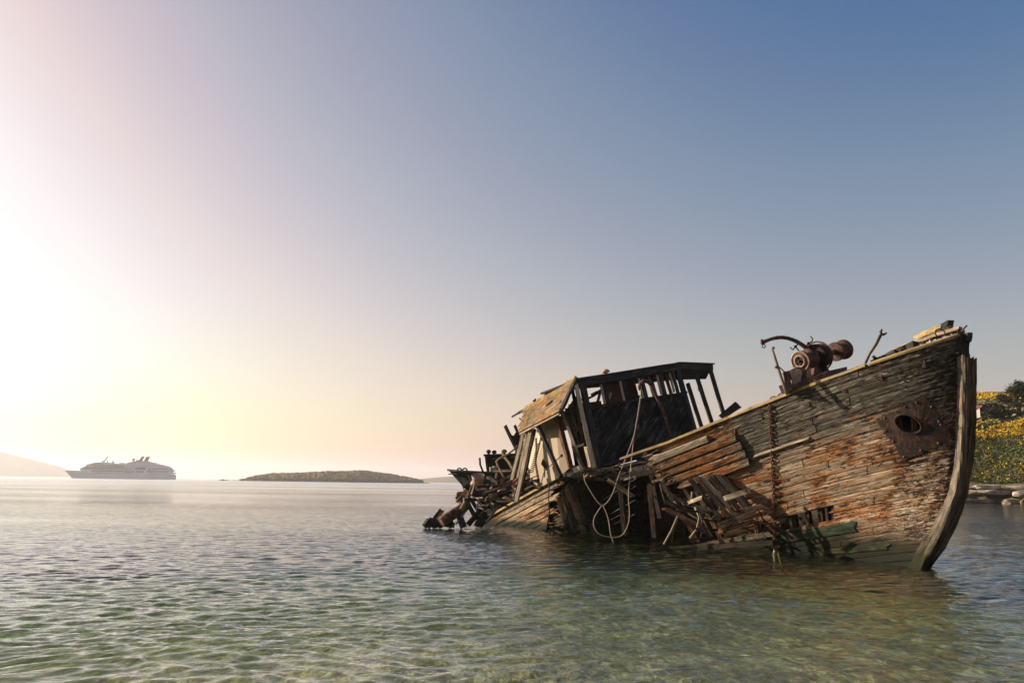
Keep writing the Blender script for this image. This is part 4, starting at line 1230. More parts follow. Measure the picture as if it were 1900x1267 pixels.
# dished face of the near drum: hub ring, bolts
mb = MB().lathe(D0 - AX * .014, -AX, [(0, .15), (.03, .15), (.035, .135), (.03, .12), (.0, .12)], 28); mb.build('hub_ring', M_IRONPALE, windlass)
MB().lathe(D0 - AX * .012, -AX, [(0, .045), (.06, .045), (.07, .03), (.07, 0)], 16).build('hub', M_RUSTDARK, windlass)
u_ = AX.orthogonal().normalized(); s_ = AX.cross(u_)
for k in range(5):
    a = 2 * math.pi * k / 5 + .3
    MB().lathe(D0 - AX * .012 + (u_ * math.cos(a) + s_ * math.sin(a)) * .085, -AX, [(0, .022), (.02, .022), (.025, 0)], 8).build('bolt', M_BLACK, windlass)
MB().lathe(D0, -AX, [(.0, .255), (.02, .255), (.028, .235), (.0, .215)], 32).build('drum_rim', M_IRONPALE, windlass)
drum(D0 + AX * (AXL - .36), AX, 0.25, 0.40, 'drum')
MB().lathe(D0 + AX * (AXL + .02), AX, [(0, .26), (.07, .26), (.08, .22), (.06, .05), (.06, 0)], 32).build('drum_rim', M_RUSTY, windlass)
MB().lathe(D0, AX, [(0, .07), (AXL, .07)], 14).build('shaft', M_RUSTY, windlass)
# main gear wheel with teeth, and its casing
gc = D0 + AX * 0.62
mb = MB().lathe(gc, AX, [(0, .05), (0, .30), (.10, .30), (.10, .05)], 40, False)
for k in range(36):
    a = 2 * math.pi * k / 36
    d = u_ * math.cos(a) + s_ * math.sin(a); tt = u_ * -math.sin(a) + s_ * math.cos(a)
    mb.beam(gc + AX * .05 + d * .295, gc + AX * .05 + d * .33, .10, .028, up=tt)
mb.build('gear_wheel', M_RUSTDARK, windlass)
MB().lathe(gc + AX * .14, AX, [(0, .0), (0, .22), (.04, .29), (.16, .31), (.20, .27), (.20, .0)], 28).build('gear_case', M_RUSTY, windlass)
MB().lathe(gc - AX * .16, AX, [(0, .0), (0, .17), (.03, .20), (.12, .20), (.14, .15), (.14, 0)], 24).build('gear_case', M_RUSTY, windlass)
# side stands
for (k, w) in ((.44, .10), (.56, .06), (.84, .10)):
    c = D0 + AX * k
    f = C_AFT * 0.36
    foot = Vector((0, 0, -0.62)) + N_NEAR * 0.06
    MB().prism([c + f * .35 + Vector((0, 0, .12)), c - f * .35 + Vector((0, 0, .12)), c - f * 0.45 + foot * .4, c - f * 1.05 + foot, c - f * .55 + foot, c + foot * .55, c + f * .55 + foot, c + f * 1.05 + foot, c + f * .45 + foot * .4], AX * w).build('stand', M_RUSTY, windlass)
# brake band, pawl, and the lower engine block with its castings
MB().tube([gc + (u_ * math.cos(a) + s_ * math.sin(a)) * .37 + AX * .2 for a in [i * .2 for i in range(22)]], .022, 6).build('brake_band', M_RUSTY, windlass)
eb = P(1478, 702, 19.4)
for (dx, w, h, mt) in ((-0.22, .07, .42, M_RUSTY), (-0.08, .09, .38, M_IRONPALE), (0.06, .10, .36, M_IRONPALE), (0.20, .09, .34, M_RUSTY), (.34, .08, .30, M_IRONPALE)):
    c = eb + Vector((dx, dx * .3, dx * .42))
    MB().prism([c + Vector((-w, 0, -.30)), c + Vector((w, 0, -.27)), c + Vector((w * .55, 0, -.08)), c + Vector((w * .9, 0, h * .35)), c + Vector((w * .4, 0, h * .62)), c + Vector((-w * .6, 0, h * .58)), c + Vector((-w * .9, 0, h * .3)), c + Vector((-w * .5, 0, -.06))], (0.04, .16, 0)).build('casting', mt, windlass)
MB().beam(eb + Vector((-.28, .1, .12)), eb + Vector((.16, .2, .32)), .12, .05, seg=4, warp=.01).build('cover', M_RUSTY, windlass)
MB().beam(eb + Vector((-.26, .25, -.25)), eb + Vector((.42, .4, .06)), .25, .22, seg=3, warp=.01).build('engine_block', M_RUSTDARK, windlass)
MB().prism([P(1453, 690, 19.3), P(1462, 688, 19.3), P(1470, 722, 19.2), P(1459, 728, 19.2)], (.03, .12, 0)).build('casting', M_RUSTY, windlass)
# control rods with cranked handles
for pts in ([(1466, 644), (1471, 649), (1476, 643), (1483, 636)], [(1476, 643), (1481, 649), (1486, 655)], [(1504, 624), (1508, 629), (1507, 633), (1501, 637), (1495, 643)], [(1500, 637), (1502, 640)]):
    MB().tube([P(x, y, 19.6) for x, y in pts], .017, 6).build('crank_handle', M_BLACK, windlass)
for (x, y) in ((1476, 643), (1500, 637)):
    MB().box(P(x, y, 19.58), (.06, .04, .06)).build('collar', M_BLACK, windlass)

# davit arm, upright pipe, belaying iron, bent pipe by the wheelhouse: all fixed to the ship
davit = MB().tube([P(x, y, 19.9) for x, y in [(1414, 636), (1422, 632), (1432, 628.5), (1442, 626.5), (1452, 626), (1462, 627.5), (1470, 630), (1478, 633.5), (1486, 638), (1494, 644), (1502, 652), (1508, 662)]], [.05, .045, .045, .047, .048, .05, .05, .052, .055, .06, .065, .065], 10, lump=.06).build('davit', M_RUSTY, wreck)
davit['label'] = 'curved rusty davit arm arching over the windlass'
rc = P(1417, 642, 19.9)
MB().tube([rc + Vector((.042 * math.cos(a), 0, .042 * math.sin(a))) for a in [i * math.pi / 8 for i in range(17)]], .013, 6).build('eye_ring', M_BLACK, davit)
MB().box(P(1413.5, 634, 19.9), (.05, .08, .12)).build('end_lug', M_RUSTY, davit)
pole = MB().tube([P(1432.5, 647, 19.3), P(1438, 664, 19.25), P(1446, 690, 19.2), P(1454, 714, 19.15), P(1461, 732, 19.1)], [.030, .033, .037, .037, .04], 10).build('upright_pipe', M_BARE, wreck)
MB().lathe(P(1441.5, 681, 19.23), (0.2, 0, -1), [(-.03, .05), (.03, .05)], 10).build('pipe_collar', M_RUSTY, pole)
MB().tube([P(1433, 645, 19.3), P(1437, 646, 19.3)], .03, 8).build('pipe_cap', M_RUSTY, pole)
MB().tube([P(1446, 681, 19.2), P(1456, 690, 19.3), P(1461, 694, 19.35)], .015, 6).build('stay', M_BLACK, pole)
iron = MB().tube([P(1606, 674, 18.6), P(1614, 656, 18.6), P(1625, 640, 18.6), P(1634, 622, 18.6)], [.028, .03, .034, .038], 8).build('belaying_iron', M_RUSTY, wreck)
MB().tube([P(1637, 611, 18.6), P(1634, 615, 18.6), P(1635, 619, 18.6), P(1639, 621, 18.6), P(1645, 618, 18.6)], [.02, .03, .035, .03, .02], 8).build('hook', M_RUSTY, iron)
pipe = MB().tube([P(x, y, Y) for x, y, Y in [(1188, 724, 25.2), (1186, 717, 25.2), (1189, 710, 25.2), (1196, 706.5, 25.2), (1203, 708.5, 25.2), (1209, 715, 25.2), (1215, 728, 25.2), (1224, 748, 25.2), (1233, 769, 25.2), (1240, 792, 25.2), (1248, 818, 25.2)]], [.05, .055, .06, .065, .066, .062, .058, .05, .045, .042, .042], 10, lump=.10).build('bent_pipe', M_RUSTY, wreck)
pipe['label'] = 'rusty pipe bent like a walking stick before the wheelhouse'

# ================================================================ loose things on the wreck
def link_chain(pts, r, wire, name, mat, label, cat, step=None):
    """Real interlocking links along a path, every other one turned."""
    mb = MB()
    pts = [Vector(p) for p in pts]
    seg = [(b - a).length for a, b in zip(pts[:-1], pts[1:])]
    tot = sum(seg); step = step or r * 2.6
    n = int(tot / step); base_ = pts[0]
    for i in range(n):
        s = (i + .5) * step
        k = 0
        while k < len(seg) - 1 and s > seg[k]: s -= seg[k]; k += 1
        t = (pts[k + 1] - pts[k]).normalized()
        c = pts[k] + t * s
        a = t.orthogonal().normalized(); b = t.cross(a)
        q = a if i % 2 else b
        q = (Matrix.Rotation(rnd(-.25, .25), 3, t) @ q)
        ring = [c + t * (r * 1.75 * math.cos(w)) + q * (r * math.sin(w)) for w in [j * math.pi / 5 for j in range(11)]]
        mb.tube(ring, wire, 5, cap=False)
    o = mb.build(name, mat)
    o['kind'] = 'thing'
    return tag(o, label, cat)
def off_hull(px, py, d):
    u, v = uv_of(px, py, bow_px, (0.6, 0.4))
    p = bow(u, v) + surf_n(bow, u, v) * d
    return P(px, py, p.y)
hang = [off_hull(1428, 752, .07), off_hull(1429, 775, .06), off_hull(1431, 810, .06), off_hull(1434, 885, .07), off_hull(1437, 950, .10), off_hull(1438.5, 1000, .16), off_hull(1438, 1024, .24)]
link_chain(hang, 0.036, 0.013, 'hanging_chain', M_CHAIN, 'long rusty chain hanging down the bow planks to the water', 'chain')
link_chain([bow_top(uv_of(x, y, bow_px)[0], .08, .06) for x, y in ((1428, 747), (1442, 741), (1463, 732), (1484, 723), (1510, 713), (1530, 705))], 0.047, 0.018, 'rail_chain', M_CHAIN, 'dark chain lying along the bow rail below the windlass', 'chain')
mb = MB().tube([P(1438, 1018, hang[-1].y), P(1436.5, 1030, hang[-1].y - .1), P(1438.5, 1043, hang[-1].y - .25), P(1437, 1056, hang[-1].y - .4)], [.03, .045, .03, .035], 8, lump=.25)
mb.tube([P(1443, 1024, hang[-1].y), P(1447, 1038, hang[-1].y - .1), P(1451, 1052, hang[-1].y - .2)], [.012, .02, .016], 6, lump=.2)
tag(mb.build('frayed_rope', M_ROPE), 'short frayed rope end trailing in the water under the hanging chain', 'rope')

def spline(pts, n=8):
    out = []
    p = [pts[0]] + list(pts) + [pts[-1]]
    for i in range(1, len(p) - 2):
        for k in range(n):
            t = k / n
            q = []
            for d in range(len(p[0])):
                a, b, c, e = p[i - 1][d], p[i][d], p[i + 1][d], p[i + 2][d]
                q.append(0.5 * (2 * b + (c - a) * t + (2 * a - 5 * b + 4 * c - e) * t * t + (3 * b - a - 3 * c + e) * t ** 3))
            out.append(tuple(q))
    out.append(tuple(pts[-1])); return out
rope = MB()
for pts in ([(1189, 722), (1188, 745), (1182, 780), (1175, 812), (1160, 852), (1147, 885), (1138, 912), (1128, 930), (1118, 937), (1108, 930), (1095, 910), (1086, 894), (1083, 880)],
            [(1188, 738), (1184, 765), (1177, 808), (1173, 840), (1169, 880), (1166, 920), (1168, 950), (1166, 970), (1158, 988), (1146, 996), (1125, 995), (1110, 989), (1102, 976), (1102, 962), (1108, 950), (1116, 938)],
            [(1119, 938), (1126, 954), (1130, 970), (1133, 990), (1138, 1006)]):
    rope.tube([P(x, y, 24.6) for x, y in spline(pts, 5)], 0.0125, 6)
tag(rope.build('looped_rope', M_ROPE), 'pale rope hanging in loops before the dark gap in the hull', 'rope')
mb = MB().prism([P(1333, 771, 21.5), P(1364, 745, 21.7), P(1374, 755, 21.6), P(1340, 777, 21.4)], (.06, .10, 0.0))
tag(mb.build('loose_board', M_TAR), 'dark flat board leaning on the bow rail beside the bare posts', 'board')

# ================================================================ wreckage on the sunken stern
random.seed(81)
YD = 30.5
heap = timber((865, 900), (905, 935), YD, YD - .3, 0.2, 0.2, M_INNER, wreck, 'stern_wreckage')
heap['label'] = 'tangle of broken timbers and rusted iron on the sunken stern'
T = lambda a, b, w, h, mt, Ya=YD, Yb=YD, nm='timber', **kw: timber(a, b, Ya, Yb, w, h, mt, heap, nm, **kw)
# two dark posts with a torn sheet between them
T((937, 789), (973, 862), .13, .10, M_TAR, 31.2, 30.8, 'post')
T((955, 789), (978, 838), .09, .09, M_TAR, 31.0, 30.8, 'post')
MB().prism([P(947, 806, 31.1), P(953, 808, 31.0), P(960, 797, 31.0), P(976, 832, 30.9), P(968, 852, 30.9)], (0, .05, 0)).build('torn_sheet', M_TAR, heap)
T((958, 838), (980, 872), .12, .08, M_TAR, 30.9, 30.6, 'post'); T((962, 834), (976, 850), .14, .05, M_BARE, 30.8, 30.6)
# bent hand rail of pipe, pale leaning beam
MB().tube([P(960, 829, 30.6), P(944, 841, 30.5), P(926, 851, 30.4), P(921, 856, 30.4), P(923, 862, 30.4), P(930, 876, 30.3), P(936, 888, 30.2)], .036, 8).build('pipe_rail', M_IRONPALE, heap)
MB().lathe(P(961, 829, 30.6), (1, 0, .3), [(-.07, .03), (-.05, .08), (.05, .08), (.07, .03)], 10).build('pipe_joint', M_BLACK, heap)
T((933, 841), (957, 876), .11, .08, M_RAIL, 30.8, 30.4); MB().lathe(P(934, 838, 30.8), (0, 0, 1), [(-.08, .05), (-.02, .09), (.05, .08), (.09, .03)], 10).build('knob', M_BARE, heap)
T((916, 874), (950, 873), .06, .06, M_RAIL, 30.8, 30.4)
T((942, 886), (972, 868), .14, .10, M_FRAME, 30.2, 29.9); T((936, 893), (968, 875), .09, .10, M_INNER, 30.1, 29.9)
# cowl ventilator lying over, its mouth to the sky
ax = (P(876, 884, 31.0) - P(866, 920, 30.6)).normalized() + Vector((.25, -.35, .1)); ax.normalize()
c0 = P(872, 912, 30.6)
cowl = MB().tube([P(866, 922, 30.5), P(871, 912, 30.5), P(878, 903, 30.5), P(885, 895, 30.5), P(888, 889, 30.45)], [.13, .14, .16, .20, .22], 16, cap=False).build('cowl_neck', M_IRONPALE, heap)
MB().lathe(P(887, 892, 30.45), Vector((.0, -.45, .9)), [(-.14, .19), (0, .215), (.16, .235), (.22, .245), (.235, .235), (.20, .215), (.0, .18), (-.10, .15), (-.10, 0)], 24).build('cowl_mouth', M_IRONPALE, heap)
for i in range(7):
    a = P(877 - i * 2.0, 897 + i * 4.4, 30.25)
    MB().tube([a, a + Vector((-.02 + rnd(-.03, .03), 0, -.09)), a + Vector((.03, 0, -.16))], .02, 6, lump=.2).build('rope_end', M_BARE, heap)
T((878, 895), (848, 930), .12, .10, M_REDWOOD, 30.6, 30.4); T((873, 903), (846, 925), .10, .12, M_RUST, 30.5, 30.5)
for q in range(5):
    T((847 + q * 1.2, 916 + q * 4.2), (863 - q, 912 + q * 4.6), .07, .10, random.choice([M_STERN, M_RUST, M_STERN]), 30.6, 30.4, 'broken_plank', rag=.10)
# rusted exhaust trunk lying down into the water
MB().tube([P(866, 937, 30.6), P(857, 943, 30.4), P(843, 952, 30.2), P(828, 962, 30.0), P(818, 969, 29.9)], [.17, .18, .19, .20, .20], 14, lump=.04).build('exhaust_trunk', M_RUSTY, heap)
MB().tube([P(868, 926, 30.4), P(862, 936, 30.2), P(856, 946, 30.1)], [.07, .10, .10], 10).build('pipe', M_RAIL, heap)
# box-like stump at the far end
T((804, 968), (820, 946), .30, .20, M_INNER, 30.6, 30.6, 'stump', warp=.01); T((808, 966), (823, 948), .16, .08, M_RAIL, 30.4, 30.4, 'stump', warp=.01)
for i in range(12):
    x = rnd(795, 835); T((x, rnd(963, 972)), (x + rnd(-14, 14), rnd(970, 980)), rnd(.1, .3), rnd(.1, .22), M_BLACK if i % 2 else M_INNER, YD - .2, YD - .3, 'rubble', rag=.08)
# struts running down to the water
for (a, b, w, mt) in (((866, 946), (846, 972), .07, M_BARE), ((905, 940), (870, 975), .09, M_FRAME), ((925, 938), (900, 968), .06, M_BARE), ((931, 934), (905, 964), .05, M_IRONPALE), ((872, 924), (888, 948), .12, M_TAR), ((864, 926), (884, 962), .14, M_INNER), ((892, 945), (868, 972), .16, M_INNER), ((900, 952), (884, 976), .2, M_BLACK), ((852, 955), (860, 978), .2, M_BLACK), ((908, 958), (890, 974), .2, M_INNER)):
    T(a, b, w, w * .8, mt, 30.2, 30.0)
# curved plates and reddish boards in the middle of the heap
T((913, 902), (899, 932), .16, .05, M_REDWOOD, 30.0, 29.9, 'board'); T((920, 906), (908, 928), .14, .05, M_REDWOOD, 29.9, 29.9, 'board')
MB().prism([P(914, 900, 30.2), P(928, 888, 30.4), P(940, 887, 30.4), P(934, 897, 30.2), P(952, 895, 30.1), P(948, 902, 30.0)], (.05, .10, -.02)).build('plate', M_REDWOOD, heap)
for k in range(4):
    MB().tube([P(918 + k * 2, 906 + k * 3, 29.9), P(934 + k, 910 + k * 2, 29.9), P(950, 905 + k * 2, 29.8), P(962, 894 + k * 2, 29.7)], .035, 6, lump=.15).build('bent_iron', random.choice([M_IRONPALE, M_FRAME, M_RUSTY]), heap)
for (a, b, w, mt) in (((890, 940), (918, 934), .12, M_BARE), ((895, 942), (922, 930), .05, M_CREAM), ((900, 926), (930, 915), .10, M_FRAME), ((925, 922), (955, 910), .14, M_INNER), ((930, 930), (962, 912), .12, M_TAR), ((940, 905), (962, 925), .10, M_BARE), ((884, 908), (905, 906), .10, M_TAR), ((905, 885), (925, 895), .16, M_TAR), ((918, 935), (945, 922), .12, M_FRAME), ((952, 915), (975, 895), .12, M_FRAME), ((965, 890), (985, 905), .14, M_INNER), ((975, 880), (1000, 895), .10, M_FRAME)):
    T(a, b, w, w * .7, mt, 30.0, 29.6)
for i in range(90):
    t = rnd(0, 1)
    x = 866 + 125 * t; y = rnd(905 - 18 * t, 960 - 60 * t)
    p = P(x, y, rnd(29.3, 31.0) - 1.0 * t)
    an = rnd(-.6, 1.4)
    MB().beam(p, p + Vector((math.cos(an) * rnd(.2, .7), rnd(-.3, .3), math.sin(an) * rnd(.1, .5))), rnd(.03, .10), rnd(.03, .12), seg=2, warp=.02, rag=.05, taper=rnd(.5, 1)).build('splinter', random.choice([M_INNER, M_TAR, M_FRAME, M_BARE, M_INNER, M_RUSTY, M_REDWOOD, M_CREAM]), heap)
# rope hanging down the stern planks, with a rusted ring in the water
mb = MB().tube([P(x, y, 27.4) for x, y in spline([(1019, 897), (1018, 925), (1019, 950), (1015, 972), (1012, 985)], 4)], .02, 6)
tag(mb.build('dark_rope', M_BLACK), 'thin dark line hanging down the sunlit stern planks', 'rope')

# ================================================================ the green hulk behind
random.seed(83)
M_HULK = wood('dark_green_hulk_paint', (0.006, 0.010, 0.008), (0.020, 0.032, 0.024), (0.07, 0.085, 0.062), rust=0.1, black=0.3)
M_HULKCAB = wood('green_cabin_paint', (0.010, 0.014, 0.008), (0.03, 0.042, 0.022), (0.09, 0.10, 0.05), rust=0.12, black=0.3)
YH = 40.0
hb = P(832, 877, YH)
hulk = empty('green_hulk', Vector((hb.x + 2.5, YH, 0)))
tag(hulk, 'dark green derelict boat lying behind the wreck, low bow to the left', 'boat')
def hulk_side(sg):
    vs, fs, uvs = [], [], []
    nx, nz = 14, 6
    for i in range(nx + 1):
        s = i / nx * 7.5
        half = 1.5 * (1 - math.exp(-s / 1.1))
        for j in range(nz + 1):
            k = j / nz
            z = hb.z * (1 - k) - 0.4 * k
            x = hb.x + s + (hb.z - z) * 1.0 * max(0, 1 - s / 5)
            vs.append(Vector((x, YH + sg * half * (1 - .55 * k * k), z + .12 * max(0, 1 - s / 3) ** 2 * (1 - k))))
    for i in range(nx):
        for j in range(nz):
            a = i * (nz + 1) + j; b = a + nz + 1
            fs.append((a, a + 1, b + 1, b)); uvs.append(((i * .5, j * .3), (i * .5, j * .3 + .3), (i * .5 + .5, j * .3 + .3), (i * .5 + .5, j * .3)))
    return vs, fs, uvs
mb = MB()
for sg in (-1, 1):
    mb.add(*hulk_side(sg))
mb.build('hull', M_HULK, hulk)
mb = MB()
dk = [Vector((hb.x + s, YH + sg * 1.5 * (1 - math.exp(-s / 1.1)), hb.z - .03)) for sg, ss in ((-1, [i * .5 for i in range(16)]), (1, [i * .5 for i in range(15, 0, -1)])) for s in ss]
mb.prism(dk, (0, 0, -.05)); mb.build('deck', M_INNER, hulk)
for sg in (-1, 1):
    pts = [Vector((hb.x + s - .03, YH + sg * (1.5 * (1 - math.exp(-s / 1.1)) + .03), hb.z + .02 + .12 * max(0, 1 - s / 3) ** 2)) for s in [i * .5 for i in range(16)]]
    for a, b in zip(pts[:-1], pts[1:]):
        MB().beam(a, b + (b - a) * .02, .09, .09).build('rail', M_TAR, hulk)
for i in range(5):
    a = Vector((hb.x + .55 + i * .5, YH - 1.5 * (1 - math.exp(-(.45 + i * .5) / 1.1)) - .02, hb.z - .12)); 
    MB().beam(a, a + Vector((.3, .03, -.75)), .05, .05).build('weathered_rib', M_BARE if i % 2 else M_HULK, hulk)
for px in (852.5, 862.5):
    c = P(px, 872, YH - .5)
    mb = MB().tube([c + Vector((.11 * math.cos(a), 0, .11 * math.sin(a) - .02)) for a in [i * math.pi / 8 for i in range(17)]], .035, 8)
    mb.box(c + Vector((0, 0, -.13)), (.34, .16, .07)); mb.build('fairlead', M_BLACK, hulk)
MB().tube([P(890, 849, YH), P(891, 862, YH), P(895, 872, YH), P(899, 880, YH)], .05, 8).build('samson_post', M_BLACK, hulk)
cb = [(899, 844), (974, 842), (975, 876), (903, 876)]
cab = MB().prism([P(x, y, YH - .8) for x, y in cb], (0, 1.8, 0)).build('cabin', M_HULKCAB, hulk)
for (a, b, w, mt) in (((897, 844.5), (976, 842), .10, M_TAR), ((902, 846), (905, 876), .10, M_TAR), ((914, 872), (960, 871), .09, M_RAIL), ((948, 847), (972, 846), .14, M_ROOF), ((921, 846), (924, 874), .06, M_TAR), ((944, 846), (946, 874), .06, M_TAR), ((914, 851), (945, 850), .05, M_REDWOOD)):
    MB().beam(P(*a, YH - .86), P(*b, YH - .86), .06, w, up=(0, 0, 1) if abs(a[0] - b[0]) > 10 else (1, 0, 0), rag=.01).build('trim', mt, cab)
for (x, y) in ((906.5, 838.5), (917, 839.5), (936, 838)):
    MB().lathe(P(x, y + 5, YH - .3), (0, 0, 1), [(0, .06), (.08, .06), (.10, .12), (.18, .12), (.24, .08), (.26, 0)], 12).build('vent', M_BLACK, cab)
for (x, y) in ((912, 872), (918, 870)):
    MB().lathe(P(x, y + 4, YH - 1.2), (0, 0, 1), [(0, .10), (.18, .10), (.22, .13), (.26, 0)], 12).build('bollard', M_CREAM, hulk)

# ================================================================ cruise ship at anchor
random.seed(91)
M_WHITE = simple_mat('ship_white', (0.78, 0.76, 0.73), 0.45, 0.05, 0.3, 0.0)
M_SHIPGREY = simple_mat('ship_grey', (0.50, 0.47, 0.44), 0.5, 0.08, 0.3, 0.0)
M_GLASS = simple_mat('ship_glazing', (0.02, 0.018, 0.02), 0.2, 0.2, 1.0, 0.0)
M_FUNNEL = simple_mat('funnel_brown', (0.20, 0.15, 0.11), 0.6, 0.1, 1.0, 0.0)
SHIP_Y = 1065.0
so = W(221, 887.2); ship_o = P(221, 0, SHIP_Y); ship_o = Vector((P(221, 886.6, SHIP_Y).x, SHIP_Y, 0))
ship = empty('cruise_ship', ship_o)
tag(ship, 'white cruise ship with two raked funnels anchored on the horizon', 'ship')
K = 240 / 1900 / F * SHIP_Y
def Q(zx, zy): return (zx - 958) * K, (513 + 0.0105 * zx - zy) * K      # photo enlargement -> metres along and up
def halfb(x):
    L0, L1 = Q(165, 0)[0], Q(1745, 0)[0]
    t = (x - L0) / (L1 - L0)
    return 9.0 * min(1, (max(t, 0.0) / 0.30)) ** 0.62 * (1 if t < .9 else 1 - (t - .9) * 1.2)
def slab(outline, name, mat, parent, inset=1.0, y0=0.0):
    """A storey: side outline in ship metres, as broad as the hull is at each point."""
    mb = MB()
    n = len(outline)
    f = [Vector((x, -max(halfb(x) - inset, 0.4), z)) + ship_o for x, z in outline]
    b = [Vector((x, max(halfb(x) - inset, 0.4), z)) + ship_o for x, z in outline]
    fs = [tuple(range(n)), tuple(reversed(range(n, 2 * n)))]
    for i in range(n):
        j = (i + 1) % n; fs.append((j, i, i + n, j + n))
    return mb.add(f + b, fs).build(name, mat, parent)
def Qs(*pts): return [Q(x, y) for x, y in pts]
# hull lofted so that the bow flares over a raked stem
xs = [165, 185, 215, 250, 300, 380, 480, 620, 800, 1000, 1200, 1400, 1550, 1650, 1715, 1745]
tops = [410, 409, 408, 407, 406, 408, 420, 432, 436, 438, 440, 442, 444, 446, 452, 470]
vs, fs = [], []
nz = 6
for zx, zt in zip(xs, tops):
    x, zt_ = Q(zx, zt)
    stem_x = None
    for j in range(nz + 1):
        k = j / nz
        z = zt_ * (1 - k) - 2.5 * k
        xx = x
        rake = max(0, 1 - (zx - 165) / 450) * 10.5 * (1 - max(z, 0) / 9.5)
        xx = x + rake
        hb_ = halfb(x) * (1 - .5 * k * max(0, 1 - (zx - 165) / 500)) * (1 if zx > 165 else .08)
        vs.append((xx, hb_, z))
def hull_half(sg):
    o = [Vector((x, sg * y, z)) + ship_o for x, y, z in vs]
    f = []
    for i in range(len(xs) - 1):
        for j in range(nz):
            a = i * (nz + 1) + j; f.append((a, a + 1, a + nz + 2, a + nz + 1))
    return o, f
mb = MB()
for sg in (-1, 1): mb.add(*hull_half(sg), None, True)
n0 = (len(xs) - 1) * (nz + 1)
tr = [Vector((x, sg * y, z)) + ship_o for sg in (-1, 1) for x, y, z in (vs[n0:] if sg < 0 else vs[n0:][::-1])]
mb.add(tr, [tuple(range(len(tr)))])
dkp = [Vector((vs[i * (nz + 1)][0], sg * vs[i * (nz + 1)][1], vs[i * (nz + 1)][2] - .1)) + ship_o for sg, rg in ((-1, range(len(xs))), (1, range(len(xs) - 1, -1, -1))) for i in rg]
mb.add(dkp, [tuple(range(len(dkp)))])
hull = mb.build('hull', M_WHITE, ship)
slab(Qs((415, 405), (405, 385), (420, 368), (1685, 375), (1700, 392), (1735, 398), (1735, 408), (1700, 415), (1700, 447), (420, 440)), 'lower_decks', M_WHITE, ship, .6)
slab(Qs((440, 368), (455, 350), (1660, 352), (1700, 372), (1685, 376), (440, 372)), 'middle_deck', M_WHITE, ship, 1.4)
slab(Qs((475, 350), (490, 330), (580, 310), (1060, 328), (1640, 340), (1660, 353)), 'upper_deck', M_WHITE, ship, 2.0)
slab(Qs((560, 312), (580, 296), (690, 290), (800, 292), (1060, 322), (1060, 330)), 'bridge_deck', M_WHITE, ship, 3.0)
slab(Qs((1040, 330), (1120, 308), (1240, 296), (1340, 296), (1450, 302), (1560, 320), (1650, 345), (1650, 350), (1050, 345)), 'aft_house', M_WHITE, ship, 1.6)
slab(Qs((1060, 330), (1090, 290), (1200, 270), (1340, 268), (1400, 286), (1465, 292), (1465, 298), (1400, 300), (1240, 296), (1120, 308)), 'funnel_house', M_SHIPGREY, ship, 3.5)
slab(Qs((1700, 428), (1750, 432), (1750, 445), (1700, 447)), 'stern_terrace', M_WHITE, ship, 1.0)
slab(Qs((960, 295), (1035, 297), (1035, 322), (960, 320)), 'pool_house', M_WHITE, ship, 4.0)
def strip(zx0, zy0, zx1, zy1, name, mat, parent, proud=.06, inset=.6):
    (x0, z0), (x1, z1) = Q(zx0, zy0), Q(zx1, zy1)
    yb = -(halfb((x0 + x1) / 2) - inset) - proud
    return MB().box(ship_o + Vector(((x0 + x1) / 2, yb + .15, (z0 + z1) / 2)), (abs(x1 - x0), .4, abs(z1 - z0))).build(name, mat, parent)
for (y, xa, xb, nw, hh, ins) in ((411, 590, 1055, 17, 13, .6), (377, 440, 1060, 22, 12, .6), (345, 600, 1075, 17, 9, 2.0), (442, 600, 1150, 18, 6, 0.0), (360, 470, 1060, 20, 5, 1.4)):
    w = (xb - xa) / nw
    for i in range(nw):
        strip(xa + w * (i + .12), y - hh / 2, xa + w * (i + .88), y + hh / 2, 'window', M_GLASS, ship, inset=ins)
for (x0, y0, x1, y1) in ((1390, 412, 1695, 424), (1450, 374, 1680, 386), (1215, 368, 1365, 390), (1230, 412, 1350, 428), (1070, 384, 1170, 392), (1070, 412, 1210, 428), (1400, 374, 1440, 384)):
    n = max(1, int((x1 - x0) / 38)); w = (x1 - x0) / n
    for i in range(n):
        strip(x0 + w * (i + .05), y0, x0 + w * (i + .95), y1, 'window', M_GLASS, ship)
for (y, xa, xb, nw) in ((460, 1450, 1550, 4), (495, 1390, 1550, 6)):
    for i in range(nw):
        x, z = Q(xa + (xb - xa) * i / (nw - 1), y)
        MB().lathe(ship_o + Vector((x, -halfb(x) - .05, z)), (0, -1, 0), [(0, .5), (.05, .5), (.06, 0)], 8).build('porthole', M_GLASS, ship)
for i in range(9):
    strip(480 + i * 24, 316 - i * 2.2, 498 + i * 24, 324 - i * 2.2, 'window', M_GLASS, ship, inset=3.0)
def flat(pts, wdt, name, mat):
    o = [ship_o + Vector((x, -wdt / 2, z)) for x, z in Qs(*pts)]
    return MB().prism(o, (0, wdt, 0)).build(name, mat, ship)
flat([(1222, 268), (1262, 203), (1292, 200), (1262, 268)], 3.0, 'funnel', M_FUNNEL)
flat([(1296, 268), (1330, 208), (1372, 200), (1365, 215), (1345, 268)], 3.0, 'funnel', M_FUNNEL)
flat([(1185, 270), (1190, 255), (1215, 252), (1225, 270)], 4.0, 'funnel_base', M_SHIPGREY)
flat([(672, 292), (692, 262), (706, 270), (765, 204), (772, 207), (722, 292)], 1.2, 'mast', M_WHITE)
flat([(755, 295), (760, 262), (772, 262), (776, 295)], 1.2, 'radar_post', M_WHITE)
